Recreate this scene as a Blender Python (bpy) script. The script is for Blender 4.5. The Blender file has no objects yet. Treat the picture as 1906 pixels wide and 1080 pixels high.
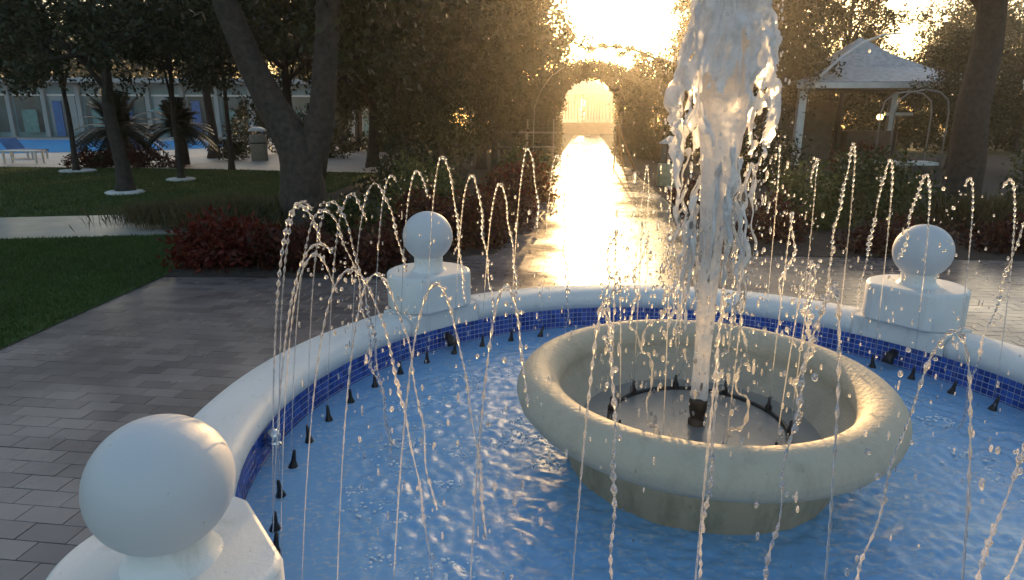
import bpy, math, random
import numpy as np
from mathutils import Matrix, Vector

random.seed(7)
RNG = np.random.default_rng(11)
PI = math.pi
scene = bpy.context.scene
COL = scene.collection

# ------------------------------------------------------------------ camera
cam_d = bpy.data.cameras.new('camera')
cam = bpy.data.objects.new('camera', cam_d)
COL.objects.link(cam)
cam_d.sensor_width = 36.0
cam_d.lens = 22.5033
cam_d.clip_start = 0.05
cam_d.clip_end = 2000
CAM = Vector((-0.6445, -2.0396, 1.4537))
cam.matrix_world = (Matrix.Translation(CAM) @ Matrix.Rotation(math.radians(90 - 14.828), 4, 'X')
                    @ Matrix.Rotation(math.radians(0.1416), 4, 'Z'))
scene.camera = cam

# ------------------------------------------------------------------ sky, sun, exposure
SUN_AZ, SUN_EL = 6.6, 7.2          # degrees: azimuth from +y towards +x
world = bpy.data.worlds.new('World')
scene.world = world
world.use_nodes = True
wn = world.node_tree
wn.nodes.clear()
sky = wn.nodes.new('ShaderNodeTexSky')
sky.sky_type = 'NISHITA'
sky.sun_disc = False
sky.sun_elevation = math.radians(SUN_EL)
sky.sun_rotation = math.radians(SUN_AZ)
sky.air_density = 1.0
sky.dust_density = 3.5
sky.ozone_density = 1.0
bg = wn.nodes.new('ShaderNodeBackground')
bg.inputs['Strength'].default_value = 0.15
wo = wn.nodes.new('ShaderNodeOutputWorld')
wn.links.new(sky.outputs[0], bg.inputs[0])
wn.links.new(bg.outputs[0], wo.inputs[0])

sun_d = bpy.data.lights.new('sun', 'SUN')
sun_d.energy = 3.3
sun_d.angle = math.radians(0.55)
sun_d.color = (1.0, 0.61, 0.26)
sun = bpy.data.objects.new('sun', sun_d)
COL.objects.link(sun)
a, e = math.radians(SUN_AZ), math.radians(SUN_EL)
to_sun = Vector((math.sin(a) * math.cos(e), math.cos(a) * math.cos(e), math.sin(e)))
sun.rotation_euler = to_sun.to_track_quat('Z', 'Y').to_euler()
sun.location = (4, 30, 12)

vs = scene.view_settings
vs.view_transform = 'Standard'
vs.look = 'None'
vs.exposure = 1.42
vs.gamma = 1.0
vs.use_curve_mapping = False
scene.cycles.use_denoising = True
scene.cycles.max_bounces = 10
scene.cycles.transmission_bounces = 8
scene.cycles.transparent_max_bounces = 12
scene.cycles.diffuse_bounces = 3
scene.cycles.glossy_bounces = 4
scene.cycles.volume_bounces = 0
scene.cycles.sample_clamp_indirect = 6.0
scene.cycles.caustics_reflective = False
scene.cycles.caustics_refractive = False

# ------------------------------------------------------------------ helpers
def vnoise(P, seed=0):
    """smooth value noise in [0,1], P is (N,3)"""
    P = np.asarray(P, float)
    i = np.floor(P).astype(np.int64)
    f = P - i
    f = f * f * (3 - 2 * f)
    def h(a):
        n = (a[:, 0] * 374761393 + a[:, 1] * 668265263 + a[:, 2] * 2147483647 + seed * 974634777) & 0xffffffff
        n = ((n ^ (n >> 13)) * 1274126177) & 0xffffffff
        n = (n ^ (n >> 16)) & 0xffffffff
        return n / 4294967295.0
    r = np.zeros(len(P))
    for dx in (0, 1):
        for dy in (0, 1):
            for dz in (0, 1):
                w = (f[:, 0] if dx else 1 - f[:, 0]) * (f[:, 1] if dy else 1 - f[:, 1]) * (f[:, 2] if dz else 1 - f[:, 2])
                r += w * h(i + np.array([dx, dy, dz]))
    return r


class MB:
    """collects shapes for ONE mesh object"""
    def __init__(self):
        self.v, self.f, self.n = [], [], 0

    def add(self, verts, faces):
        verts = np.asarray(verts, float).reshape(-1, 3)
        if isinstance(faces, np.ndarray):
            self.f += (faces + self.n).tolist()
        else:
            self.f += [[k + self.n for k in q] for q in faces]
        self.v.append(verts)
        self.n += len(verts)
        return self

    def box(self, c, s, rz=0.0, R=None):
        x, y, z = s[0] / 2, s[1] / 2, s[2] / 2
        p = np.array([[-x, -y, -z], [x, -y, -z], [x, y, -z], [-x, y, -z], [-x, -y, z], [x, -y, z], [x, y, z], [-x, y, z]])
        if rz:
            k, q = math.cos(rz), math.sin(rz)
            p = p @ np.array([[k, q, 0], [-q, k, 0], [0, 0, 1]])
        if R is not None:
            p = p @ np.array(R).T
        return self.add(p + np.array(c), [[0, 3, 2, 1], [4, 5, 6, 7], [0, 1, 5, 4], [1, 2, 6, 5], [2, 3, 7, 6], [3, 0, 4, 7]])

    def bar(self, p0, p1, w, h):
        p0, p1 = np.array(p0, float), np.array(p1, float)
        d = p1 - p0
        L = np.linalg.norm(d)
        d /= L
        up = np.array([0, 0, 1.0]) if abs(d[2]) < .95 else np.array([1.0, 0, 0])
        sx = np.cross(d, up); sx /= np.linalg.norm(sx)
        sz = np.cross(sx, d)
        return self.box((p0 + p1) / 2, (w, L, h), R=np.stack([sx, d, sz], 1))

    def lathe(self, prof, n=48, c=(0, 0, 0), a0=0.0, a1=2 * PI, caps=False):
        """prof: list of (r,z)"""
        prof = np.array(prof, float)
        full = abs(a1 - a0 - 2 * PI) < 1e-6
        t = np.linspace(a0, a1, n, endpoint=not full)
        m = len(prof)
        V = np.stack([prof[None, :, 0] * np.cos(t)[:, None], prof[None, :, 0] * np.sin(t)[:, None],
                      np.repeat(prof[None, :, 1], n, 0)], -1).reshape(-1, 3) + np.array(c)
        i = np.arange(n if full else n - 1)[:, None]
        j = np.arange(m - 1)[None, :]
        i2 = (i + 1) % n
        F = np.stack([i * m + j, i2 * m + j, i2 * m + j + 1, i * m + j + 1], -1).reshape(-1, 4)
        base = self.n
        self.add(V, F)
        if caps and not full:
            self.f.append([base + k for k in range(m)])
            self.f.append([base + (n - 1) * m + k for k in range(m - 1, -1, -1)])
        return self

    def tube(self, pts, rad, sides=8, cap=True, squash=1.0):
        pts = np.asarray(pts, float)
        n = len(pts)
        rad = np.broadcast_to(np.asarray(rad, float), (n,))
        T = np.gradient(pts, axis=0)
        T /= np.linalg.norm(T, axis=1)[:, None] + 1e-12
        ref = np.array([0.0, 0, 1]) if abs(T[0][2]) < .9 else np.array([1.0, 0, 0])
        N = np.empty((n, 3))
        v = np.cross(T[0], ref); v /= np.linalg.norm(v)
        for k in range(n):
            v = v - T[k] * (v @ T[k]); v /= np.linalg.norm(v) + 1e-12
            N[k] = v
        B = np.cross(T, N)
        t = np.linspace(0, 2 * PI, sides, endpoint=False)
        V = (pts[:, None] + rad[:, None, None] * (np.cos(t)[None, :, None] * N[:, None] + squash * np.sin(t)[None, :, None] * B[:, None])).reshape(-1, 3)
        i = np.arange(n - 1)[:, None]; j = np.arange(sides)[None, :]; j2 = (j + 1) % sides
        F = np.stack([i * sides + j, i * sides + j2, (i + 1) * sides + j2, (i + 1) * sides + j], -1).reshape(-1, 4)
        b = self.n
        self.add(V, F)
        if cap:
            self.f.append([b + k for k in range(sides - 1, -1, -1)])
            self.f.append([b + (n - 1) * sides + k for k in range(sides)])
        return self

    def sphere(self, c, r, nu=16, nv=10, scale=(1, 1, 1)):
        th = np.linspace(0, PI, nv + 1)
        prof = [(max(1e-5, math.sin(q)) * r, -math.cos(q) * r) for q in th]
        b = self.n
        self.lathe(prof, nu)
        self.v[-1] = self.v[-1] * np.array(scale) + np.array(c)
        return self

    def prism(self, poly, z0, z1):
        n = len(poly)
        V = [(x, y, z0) for x, y in poly] + [(x, y, z1) for x, y in poly]
        F = [list(range(n - 1, -1, -1)), list(range(n, 2 * n))] + [[k, (k + 1) % n, n + (k + 1) % n, n + k] for k in range(n)]
        return self.add(V, F)

    def build(self, name, mat, parent=None, smooth=False, loc=None, data_only=False):
        me = bpy.data.meshes.new(name)
        V = np.concatenate(self.v) if self.v else np.zeros((0, 3))
        if len(self.f) > 20000 and all(len(q) == len(self.f[0]) for q in (self.f[0], self.f[-1], self.f[len(self.f) // 2])):
            k = len(self.f[0])
            try:
                F = np.array(self.f, dtype=np.int32)
            except ValueError:
                F = None
            if F is not None and F.ndim == 2:
                me.vertices.add(len(V)); me.vertices.foreach_set('co', V.astype(np.float32).ravel())
                me.loops.add(F.size); me.loops.foreach_set('vertex_index', F.ravel())
                me.polygons.add(len(F)); me.polygons.foreach_set('loop_start', np.arange(0, F.size, k, dtype=np.int32))
                me.update(calc_edges=True)
            else:
                me.from_pydata(V.tolist(), [], self.f)
        else:
            me.from_pydata(V.tolist(), [], self.f)
        me.polygons.foreach_set('use_smooth', np.full(len(me.polygons), bool(smooth)))
        me.update()
        if mat is not None:
            me.materials.append(mat)
        if data_only:
            return me
        return link(name, me, parent, loc)


def link(name, data, parent=None, loc=None):
    o = bpy.data.objects.new(name, data)
    COL.objects.link(o)
    if parent is not None:
        o.parent = parent
    if loc is not None:
        o.location = loc
    return o


def tag(o, label=None, cat=None, group=None, kind=None):
    if label: o['label'] = label
    if cat: o['category'] = cat
    if group: o['group'] = group
    if kind: o['kind'] = kind
    return o


def thing(name, label, cat, loc=(0, 0, 0), rz=0.0, group=None):
    o = bpy.data.objects.new(name, None)
    COL.objects.link(o)
    o.empty_display_size = .1
    o.location = loc
    o.rotation_euler = (0, 0, rz)
    return tag(o, label, cat, group)


def dup(root, loc, rz=0.0, sc=1.0, label=None, group=None):
    r = root.copy(); COL.objects.link(r)
    r.location = loc
    r.rotation_euler = (0, 0, rz)
    r.scale = (sc, sc, sc) if not isinstance(sc, tuple) else sc
    if label: r['label'] = label
    if group: r['group'] = group
    for ch in list(root.children):
        c = ch.copy(); COL.objects.link(c); c.parent = r
        for g in list(ch.children):
            d = g.copy(); COL.objects.link(d); d.parent = c
    return r


# ------------------------------------------------------------------ materials
class NT:
    def __init__(self, name):
        self.m = bpy.data.materials.new(name)
        self.m.use_nodes = True
        self.t = self.m.node_tree
        self.b = self.t.nodes['Principled BSDF']
        self.out = self.t.nodes['Material Output']

    def n(self, typ, **kw):
        x = self.t.nodes.new(typ)
        for k, v in kw.items():
            setattr(x, k, v)
        return x

    def l(self, a, b):
        self.t.links.new(a, b)

    def coords(self):
        return self.n('ShaderNodeTexCoord').outputs['Object']

    def pos(self):
        return self.n('ShaderNodeNewGeometry').outputs['Position']

    def noise(self, scale, detail=4, rough=.55, vec=None):
        x = self.n('ShaderNodeTexNoise')
        x.inputs['Scale'].default_value = scale
        x.inputs['Detail'].default_value = detail
        x.inputs['Roughness'].default_value = rough
        self.l(vec if vec is not None else self.pos(), x.inputs['Vector'])
        return x.outputs['Fac']

    def ramp(self, fac, stops):
        x = self.n('ShaderNodeValToRGB')
        el = x.color_ramp.elements
        el[0].position, el[0].color = stops[0][0], (*stops[0][1], 1)
        el[1].position, el[1].color = stops[-1][0], (*stops[-1][1], 1)
        for p, c in stops[1:-1]:
            q = el.new(p); q.color = (*c, 1)
        self.l(fac, x.inputs['Fac'])
        return x.outputs['Color']

    def val(self, fac, a, b, lo=0.0, hi=1.0):
        x = self.n('ShaderNodeMapRange')
        x.inputs['From Min'].default_value = lo; x.inputs['From Max'].default_value = hi
        x.inputs['To Min'].default_value = a; x.inputs['To Max'].default_value = b
        self.l(fac, x.inputs['Value'])
        return x.outputs['Result']

    def bump(self, h, strength=.3, dist=.01):
        x = self.n('ShaderNodeBump')
        x.inputs['Strength'].default_value = strength
        x.inputs['Distance'].default_value = dist
        self.l(h, x.inputs['Height'])
        self.l(x.outputs['Normal'], self.b.inputs['Normal'])
        return x.outputs['Normal']


def simple(name, col, rough=.6, metal=0.0, spec=.5, var=.25, scale=8, bump=0.0, bscale=60, bdist=.003):
    t = NT(name)
    lo = tuple(c * (1 - var) for c in col)
    hi = tuple(min(1, c * (1 + var)) for c in col)
    t.l(t.ramp(t.noise(scale), [(.3, lo), (.7, hi)]), t.b.inputs['Base Color'])
    t.b.inputs['Roughness'].default_value = rough
    t.b.inputs['Metallic'].default_value = metal
    t.b.inputs['Specular IOR Level'].default_value = spec
    if bump:
        t.bump(t.noise(bscale, 5), bump, bdist)
    return t.m


def leaf_mat(name, cols, trans=.35, rough=.5):
    """cols: two or three colours chosen per leaf and by clump"""
    t = NT(name)
    g = t.n('ShaderNodeNewGeometry')
    isl = g.outputs['Random Per Island']
    nz = t.noise(1.3, 2)
    ad = t.n('ShaderNodeMath', operation='ADD'); t.l(isl, ad.inputs[0]); t.l(nz, ad.inputs[1])
    hf = t.n('ShaderNodeMath', operation='MULTIPLY'); t.l(ad.outputs[0], hf.inputs[0]); hf.inputs[1].default_value = .5
    st = [(.2 + .6 * k / max(1, len(cols) - 1), c) for k, c in enumerate(cols)]
    c = t.ramp(hf.outputs[0], st)
    t.l(c, t.b.inputs['Base Color'])
    t.b.inputs['Roughness'].default_value = rough
    t.b.inputs['Specular IOR Level'].default_value = .3
    tr = t.n('ShaderNodeBsdfTranslucent'); t.l(c, tr.inputs['Color'])
    mx = t.n('ShaderNodeMixShader'); mx.inputs[0].default_value = trans
    t.l(t.b.outputs[0], mx.inputs[1]); t.l(tr.outputs[0], mx.inputs[2]); t.l(mx.outputs[0], t.out.inputs['Surface'])
    return t.m


M = {}
# white painted masonry with specks, stains and grain
def painted(name, col, dirt=(.30, .29, .25), dirt_amt=.5, grain=120, bstr=.25, ro=(.35, .6), th=(.60, .78)):
    t = NT(name)
    big = t.noise(3.2, 5)
    base = t.ramp(big, [(.3, tuple(c * .9 for c in col)), (.7, col)])
    sp = t.noise(55, 3, .6)
    spk = t.val(sp, 0, 1, .70, .74)
    mps = t.n('ShaderNodeMapping'); mps.inputs['Scale'].default_value = (1, 1, .28)
    t.l(t.pos(), mps.inputs['Vector'])
    st = t.noise(12, 6, .7, mps.outputs[0])
    stain = t.val(st, 0, dirt_amt, *th)
    mx = t.n('ShaderNodeMath', operation='MAXIMUM'); t.l(spk, mx.inputs[0]); t.l(stain, mx.inputs[1])
    mix = t.n('ShaderNodeMix', data_type='RGBA')
    t.l(mx.outputs[0], mix.inputs['Factor']); t.l(base, mix.inputs['A']); mix.inputs['B'].default_value = (*dirt, 1)
    t.l(mix.outputs['Result'], t.b.inputs['Base Color'])
    t.l(t.val(big, *ro), t.b.inputs['Roughness'])
    t.bump(t.noise(grain, 5, .6), bstr, .004)
    return t.m
M['white_paint'] = painted('white_paint', (.78, .79, .79), dirt=(.34, .33, .29), dirt_amt=.5, th=(.56, .78))
M['ball_paint'] = painted('ball_paint', (.63, .65, .69), dirt=(.44, .43, .40), dirt_amt=.42, grain=60, bstr=.14, ro=(.4, .65))
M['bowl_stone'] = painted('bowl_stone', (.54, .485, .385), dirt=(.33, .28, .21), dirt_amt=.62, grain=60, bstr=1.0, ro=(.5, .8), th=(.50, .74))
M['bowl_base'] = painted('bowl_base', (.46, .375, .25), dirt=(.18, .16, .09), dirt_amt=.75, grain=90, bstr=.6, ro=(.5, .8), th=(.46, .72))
M['wall_render'] = painted('wall_render', (.55, .55, .54), dirt_amt=.4)

# brick pavers: damp, with drier and wetter areas
def paver_mat(name, tex):
    t = NT(name)
    oi = t.n('ShaderNodeObjectInfo').outputs['Random']
    g = t.n('ShaderNodeNewGeometry').outputs['Random Per Island']
    s = t.n('ShaderNodeMath', operation='ADD'); t.l(oi, s.inputs[0]); t.l(g, s.inputs[1])
    fr = t.n('ShaderNodeMath', operation='FRACT'); t.l(s.outputs[0], fr.inputs[0])
    c = t.ramp(fr.outputs[0], [(0, (.155, .134, .134)), (.35, (.19, .165, .163)), (.7, (.22, .192, .188)), (1, (.245, .216, .208))])
    if tex:
        br = t.n('ShaderNodeTexBrick')
        mp = t.n('ShaderNodeMapping'); mp.inputs['Rotation'].default_value = (0, 0, math.radians(7))
        t.l(t.pos(), mp.inputs['Vector']); t.l(mp.outputs[0], br.inputs['Vector'])
        br.inputs['Scale'].default_value = 1
        br.inputs['Brick Width'].default_value = .2; br.inputs['Row Height'].default_value = .1
        br.inputs['Mortar Size'].default_value = .004
        br.inputs['Color1'].default_value = (.14, .12, .117, 1); br.inputs['Color2'].default_value = (.21, .182, .175, 1)
        br.inputs['Mortar'].default_value = (.05, .045, .04, 1)
        c = br.outputs['Color']
    nz = t.noise(1.1, 6, .6)
    hs = t.n('ShaderNodeMix', data_type='RGBA', blend_type='MULTIPLY')
    hs.inputs['Factor'].default_value = 1
    t.l(c, hs.inputs['A'])
    t.l(t.ramp(nz, [(.35, (.72, .70, .70)), (.65, (1.15, 1.12, 1.1))]), hs.inputs['B'])
    t.l(hs.outputs['Result'], t.b.inputs['Base Color'])
    t.l(t.val(t.noise(.8, 5, .6), .11, .32, .35, .65), t.b.inputs['Roughness'])
    t.b.inputs['Specular IOR Level'].default_value = .45
    t.bump(t.noise(140, 4), .12, .002)
    return t.m
M['paver'] = paver_mat('paver', False)
M['paver_far'] = paver_mat('paver_far', True)
M['bedding'] = simple('bedding', (.085, .075, .068), .9, var=.4, scale=30, bump=.3)
M['sheen_paving'] = simple('sheen_paving', (.42, .42, .39), .30, var=.2, scale=3, bump=.1)  # pale colour stands in for the sky reflected by wet pavers
M['deck'] = simple('deck', (.40, .37, .35), .5, var=.15, scale=2)
M['soil'] = simple('soil', (.035, .026, .02), .9, var=.5, scale=12, bump=.6, bscale=30, bdist=.02)
M['lawn'] = simple('lawn', (.042, .078, .020), .85, var=.35, scale=2.0, bump=.5, bscale=160, bdist=.01, spec=.2)
M['far_ground'] = simple('far_ground', (.035, .045, .02), .9, var=.4, scale=.5)
M['bark'] = simple('bark', (.048, .038, .031), .85, var=.45, scale=14, bump=.8, bscale=24, bdist=.02)
M['dark_bark'] = simple('dark_bark', (.045, .037, .032), .85, var=.4, scale=14, bump=.6, bscale=30, bdist=.02)
M['white_stone'] = simple('white_stone', (.62, .63, .64), .7, var=.2, scale=20)
M['black_plastic'] = simple('black_plastic', (.012, .012, .014), .35, var=.3, scale=40)
M['brass_dark'] = simple('brass_dark', (.075, .058, .045), .4, metal=.6, var=.4, scale=40)
M['chrome'] = simple('chrome', (.75, .76, .78), .08, metal=1.0, var=.05)
M['white_metal'] = simple('white_metal', (.66, .66, .65), .4, var=.1, scale=4)
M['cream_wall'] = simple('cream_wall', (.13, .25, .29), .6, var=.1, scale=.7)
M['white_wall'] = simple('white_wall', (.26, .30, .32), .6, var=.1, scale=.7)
M['blue_cloth'] = simple('blue_cloth', (.02, .12, .34), .8, var=.25, scale=4)
M['teal_cloth'] = simple('teal_cloth', (.10, .24, .24), .8, var=.25, scale=3)
M['glass_dark'] = simple('glass_dark', (.05, .10, .12), .12, var=.4, scale=.8)
M['brown_wall'] = simple('brown_wall', (.16, .12, .10), .7, var=.2, scale=2)
M['grey_cloth'] = simple('grey_cloth', (.17, .165, .16), .85, var=.2, scale=4)
M['foam_white'] = simple('foam_white', (.72, .80, .88), .5, var=.05)
M['dull_metal'] = simple('dull_metal', (.22, .21, .20), .5, var=.1, scale=4)
M['wood'] = simple('wood', (.26, .14, .06), .5, var=.3, scale=10)
M['bin_body'] = simple('bin_body', (.28, .25, .20), .6, var=.2, scale=10)
M['lantern_body'] = simple('lantern_body', (.42, .42, .26), .5, var=.25, scale=12)
M['dark_metal'] = simple('dark_metal', (.03, .03, .03), .4, metal=.3)

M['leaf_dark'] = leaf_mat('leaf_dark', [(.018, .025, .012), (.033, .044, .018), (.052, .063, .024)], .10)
M['leaf_mid'] = leaf_mat('leaf_mid', [(.024, .036, .010), (.05, .07, .018), (.07, .085, .024)], .18)
M['leaf_olive'] = leaf_mat('leaf_olive', [(.028, .030, .011), (.05, .052, .018), (.07, .068, .024)], .12)
M['leaf_cycad'] = leaf_mat('leaf_cycad', [(.010, .018, .010), (.02, .034, .016)], .15, .35)
M['leaf_red'] = leaf_mat('leaf_red', [(.05, .009, .008), (.11, .015, .011), (.17, .03, .015)], .35)
M['leaf_maroon'] = leaf_mat('leaf_maroon', [(.030, .012, .010), (.065, .018, .014), (.11, .03, .02)], .35)
M['leaf_rust'] = leaf_mat('leaf_rust', [(.05, .03, .012), (.14, .055, .018), (.24, .08, .02)], .4)
M['leaf_light'] = leaf_mat('leaf_light', [(.05, .07, .02), (.10, .12, .04), (.17, .18, .07)], .4)
M['leaf_straw'] = leaf_mat('leaf_straw', [(.06, .055, .025), (.10, .085, .04), (.15, .11, .06)], .4)
M['grass_blade'] = leaf_mat('grass_blade', [(.028, .055, .012), (.048, .09, .02), (.075, .12, .028)], .3)

# mosaic tiles and grout
t = NT('mosaic_tile')
oi = t.n('ShaderNodeObjectInfo').outputs['Random']
gi = t.n('ShaderNodeNewGeometry').outputs['Random Per Island']
s_ = t.n('ShaderNodeMath', operation='ADD'); t.l(oi, s_.inputs[0]); t.l(gi, s_.inputs[1])
fr = t.n('ShaderNodeMath', operation='FRACT'); t.l(s_.outputs[0], fr.inputs[0])
t.l(t.ramp(fr.outputs[0], [(0, (.010, .045, .26)), (.5, (.018, .075, .38)), (1, (.035, .12, .52))]), t.b.inputs['Base Color'])
t.b.inputs['Roughness'].default_value = .12
M['mosaic_tile'] = t.m
M['grout'] = simple('grout', (.55, .62, .80), .6, var=.2, scale=10)
M['pool_floor'] = None
t = NT('pool_floor')
br = t.n('ShaderNodeTexBrick'); br.offset = 0.0
t.l(t.pos(), br.inputs['Vector'])
br.inputs['Scale'].default_value = 1; br.inputs['Brick Width'].default_value = .05; br.inputs['Row Height'].default_value = .05
br.inputs['Mortar Size'].default_value = .002
br.inputs['Color1'].default_value = (.04, .20, .62, 1); br.inputs['Color2'].default_value = (.05, .24, .68, 1); br.inputs['Mortar'].default_value = (.15, .32, .6, 1)
t.l(br.outputs['Color'], t.b.inputs['Base Color'])
t.b.inputs['Roughness'].default_value = .3
M['pool_floor'] = t.m

# water sheets: tinted clear layer, milky churned layer and mirror layer
def water_mat(name, tint, milk, milk_amt, foam=True, bump=.22, bscale=40):
    t = NT(name)
    for x in (t.b,):
        t.t.nodes.remove(x)
    tr = t.n('ShaderNodeBsdfTransparent'); tr.inputs['Color'].default_value = (*tint, 1)
    df = t.n('ShaderNodeBsdfDiffuse'); df.inputs['Color'].default_value = (*milk, 1)
    gl = t.n('ShaderNodeBsdfGlossy'); gl.inputs['Roughness'].default_value = .17
    gl.inputs['Color'].default_value = (1, 1, 1, 1)
    b = t.n('ShaderNodeBump'); b.inputs['Strength'].default_value = bump; b.inputs['Distance'].default_value = .02
    mp = t.n('ShaderNodeMapping'); mp.inputs['Scale'].default_value = (1, 1.5, 1)
    t.l(t.pos(), mp.inputs['Vector'])
    nz = t.noise(bscale, 4, .6, mp.outputs[0])
    t.l(nz, b.inputs['Height'])
    fr = t.n('ShaderNodeFresnel'); fr.inputs['IOR'].default_value = 1.45
    t.l(b.outputs[0], fr.inputs['Normal']); t.l(b.outputs[0], gl.inputs['Normal'])
    m1 = t.n('ShaderNodeMixShader')
    if foam:
        f1 = t.noise(7, 5, .65)
        f2 = t.noise(42, 4, .7, mp.outputs[0])
        mu = t.n('ShaderNodeMath', operation='MULTIPLY'); t.l(t.val(f1, 0, 1, .36, .56), mu.inputs[0]); t.l(t.val(f2, 0, 1, .50, .66), mu.inputs[1])
        fo = t.n('ShaderNodeBsdfDiffuse'); fo.inputs['Color'].default_value = (.62, .72, .80, 1)
        m0 = t.n('ShaderNodeMixShader')
        t.l(mu.outputs[0], m0.inputs[0]); t.l(df.outputs[0], m0.inputs[1]); t.l(fo.outputs[0], m0.inputs[2])
        ad = t.n('ShaderNodeMath', operation='MAXIMUM'); ad.inputs[0].default_value = milk_amt
        hh = t.n('ShaderNodeMath', operation='MULTIPLY'); hh.inputs[1].default_value = .8; t.l(mu.outputs[0], hh.inputs[0])
        t.l(hh.outputs[0], ad.inputs[1])
        t.l(ad.outputs[0], m1.inputs[0]); t.l(m0.outputs[0], m1.inputs[2])
    else:
        m1.inputs[0].default_value = milk_amt; t.l(df.outputs[0], m1.inputs[2])
    t.l(tr.outputs[0], m1.inputs[1])
    m2 = t.n('ShaderNodeMixShader')
    t.l(fr.outputs[0], m2.inputs[0]); t.l(m1.outputs[0], m2.inputs[1]); t.l(gl.outputs[0], m2.inputs[2])
    t.l(m2.outputs[0], t.out.inputs['Surface'])
    return t.m
M['water'] = water_mat('water', (.66, .85, .98), (.25, .53, .88), .80)
M['bowl_water'] = water_mat('bowl_water', (.8, .8, .76), (.42, .42, .40), .55, foam=False, bscale=40)
M['swim_water'] = simple('swim_water', (.025, .22, .50), .8, spec=.03, var=.15, scale=.6)

# clear water of the jets, and aerated white water of the plume
t = NT('jet_water')
t.b.inputs['Base Color'].default_value = (.97, .985, 1, 1)
t.b.inputs['Transmission Weight'].default_value = 1.0
t.b.inputs['IOR'].default_value = 1.33
t.b.inputs['Roughness'].default_value = .06
wd = t.n('ShaderNodeBsdfTranslucent'); wd.inputs['Color'].default_value = (.9, .9, .92, 1)
mx = t.n('ShaderNodeMixShader'); mx.inputs[0].default_value = .25
t.l(t.b.outputs[0], mx.inputs[1]); t.l(wd.outputs[0], mx.inputs[2]); t.l(mx.outputs[0], t.out.inputs['Surface'])
M['jet_water'] = t.m

t = NT('plume_water')
nzz = t.noise(16, 5, .65)
t.b.inputs['Base Color'].default_value = (.95, .96, 1, 1)
t.b.inputs['Transmission Weight'].default_value = 1.0
t.b.inputs['IOR'].default_value = 1.33
t.b.inputs['Roughness'].default_value = .15
t.bump(t.noise(40, 4, .6), .6, .02)
d1 = t.n('ShaderNodeBsdfDiffuse'); d1.inputs['Color'].default_value = (.92, .92, .95, 1)
d2 = t.n('ShaderNodeBsdfTranslucent'); d2.inputs['Color'].default_value = (.9, .88, .85, 1)
m1 = t.n('ShaderNodeMixShader'); m1.inputs[0].default_value = .42
t.l(d1.outputs[0], m1.inputs[1]); t.l(d2.outputs[0], m1.inputs[2])
m2 = t.n('ShaderNodeMixShader'); t.l(t.val(nzz, .55, 1.0, .30, .60), m2.inputs[0])
t.l(t.b.outputs[0], m2.inputs[1]); t.l(m1.outputs[0], m2.inputs[2]); t.l(m2.outputs[0], t.out.inputs['Surface'])
M['plume_water'] = t.m

# thin white fabric that lets light through
t = NT('white_drape')
t.b.inputs['Base Color'].default_value = (.75, .74, .72, 1); t.b.inputs['Roughness'].default_value = .8
d2 = t.n('ShaderNodeBsdfTranslucent'); d2.inputs['Color'].default_value = (.8, .76, .7, 1)
m1 = t.n('ShaderNodeMixShader'); m1.inputs[0].default_value = .55
t.l(t.b.outputs[0], m1.inputs[1]); t.l(d2.outputs[0], m1.inputs[2]); t.l(m1.outputs[0], t.out.inputs['Surface'])
M['white_drape'] = t.m
M['roof_sheet'] = simple('roof_sheet', (.30, .34, .37), .45, var=.3, scale=6, bump=.3, bscale=8, bdist=.03)
t = NT('lamp_glow')
t.b.inputs['Emission Color'].default_value = (1, .72, .25, 1); t.b.inputs['Emission Strength'].default_value = 4.0
M['lamp_glow'] = t.m

# ------------------------------------------------------------------ the ground
def sheet(name, poly, z, mat, kind='structure'):
    o = MB().add([(x, y, z) for x, y in poly], [list(range(len(poly)))]).build(name, mat)
    tag(o, kind=kind)
    return o

sheet('ground', [(-118, -30), (118, -30), (118, 112), (-118, 112)], -.045, M['far_ground'])
# plaza and path outlines
PLAZA = [(-3.97, -6), (7.5, -6), (8.5, 4.35), (2.62, 4.93), (1.62, 4.93), (-1.08, 4.96), (-1.80, 3.84), (-3.97, 3.90)]
PATH = [(-.82, 4.95), (1.70, 4.93), (2.16, 9.1), (3.75, 26), (9.1, 72), (6.4, 72), (1.42, 26), (-.22, 9.1)]
PATH_NEAR = [(-.82, 4.95), (1.70, 4.93), (2.16, 9.1), (2.62, 14.0), (.24, 14.0), (-.22, 9.1)]
pav = sheet('pavement', PLAZA, -.022, M['bedding'])
sheet('path_base', PATH_NEAR, -.018, M['bedding'])
sheet('path', [(2.62, 14.0), (3.75, 26), (9.1, 72), (6.4, 72), (1.42, 26), (.24, 14.0)], 0.0, M['paver_far'])
sheet('lawn', [(-3.98, -6), (-3.98, 3.95), (-4.4, 6.3), (-7.0, 5.86), (-13, 4.75), (-13, -6)], .007, M['lawn'])
sheet('sheen_path', [(-4.4, 6.32), (-7.0, 5.88), (-18, 3.9), (-22, 5.4), (-8.53, 7.77), (-4.4, 8.6)], -.010, M['sheen_paving'])
sheet('far_lawn', [(-4.4, 8.62), (-8.53, 7.79), (-30, 4.6), (-34, 20.5), (-16.98, 18.8), (-9.7, 17.9), (-4, 16.5)], -.014, M['lawn'])
sheet('pool_deck', [(-60, 23), (-34, 20.6), (-16.98, 18.82), (-9.7, 17.92), (-4, 16.6), (-6, 34), (-14, 62), (-60, 66)], -.024, M['deck'])
sheet('flower_bed', [(-3.97, 3.92), (-1.80, 3.86), (-1.08, 4.98), (-.84, 4.98), (-.24, 9.1), (1.40, 26), (-3, 26), (-4.39, 16), (-4.39, 6.3)], .007, M['soil'])
sheet('flower_bed', [(2.64, 4.95), (8.5, 4.37), (16, 3.6), (20, 26), (3.77, 26), (2.18, 9.1), (1.72, 4.95)], .007, M['soil'])

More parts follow.
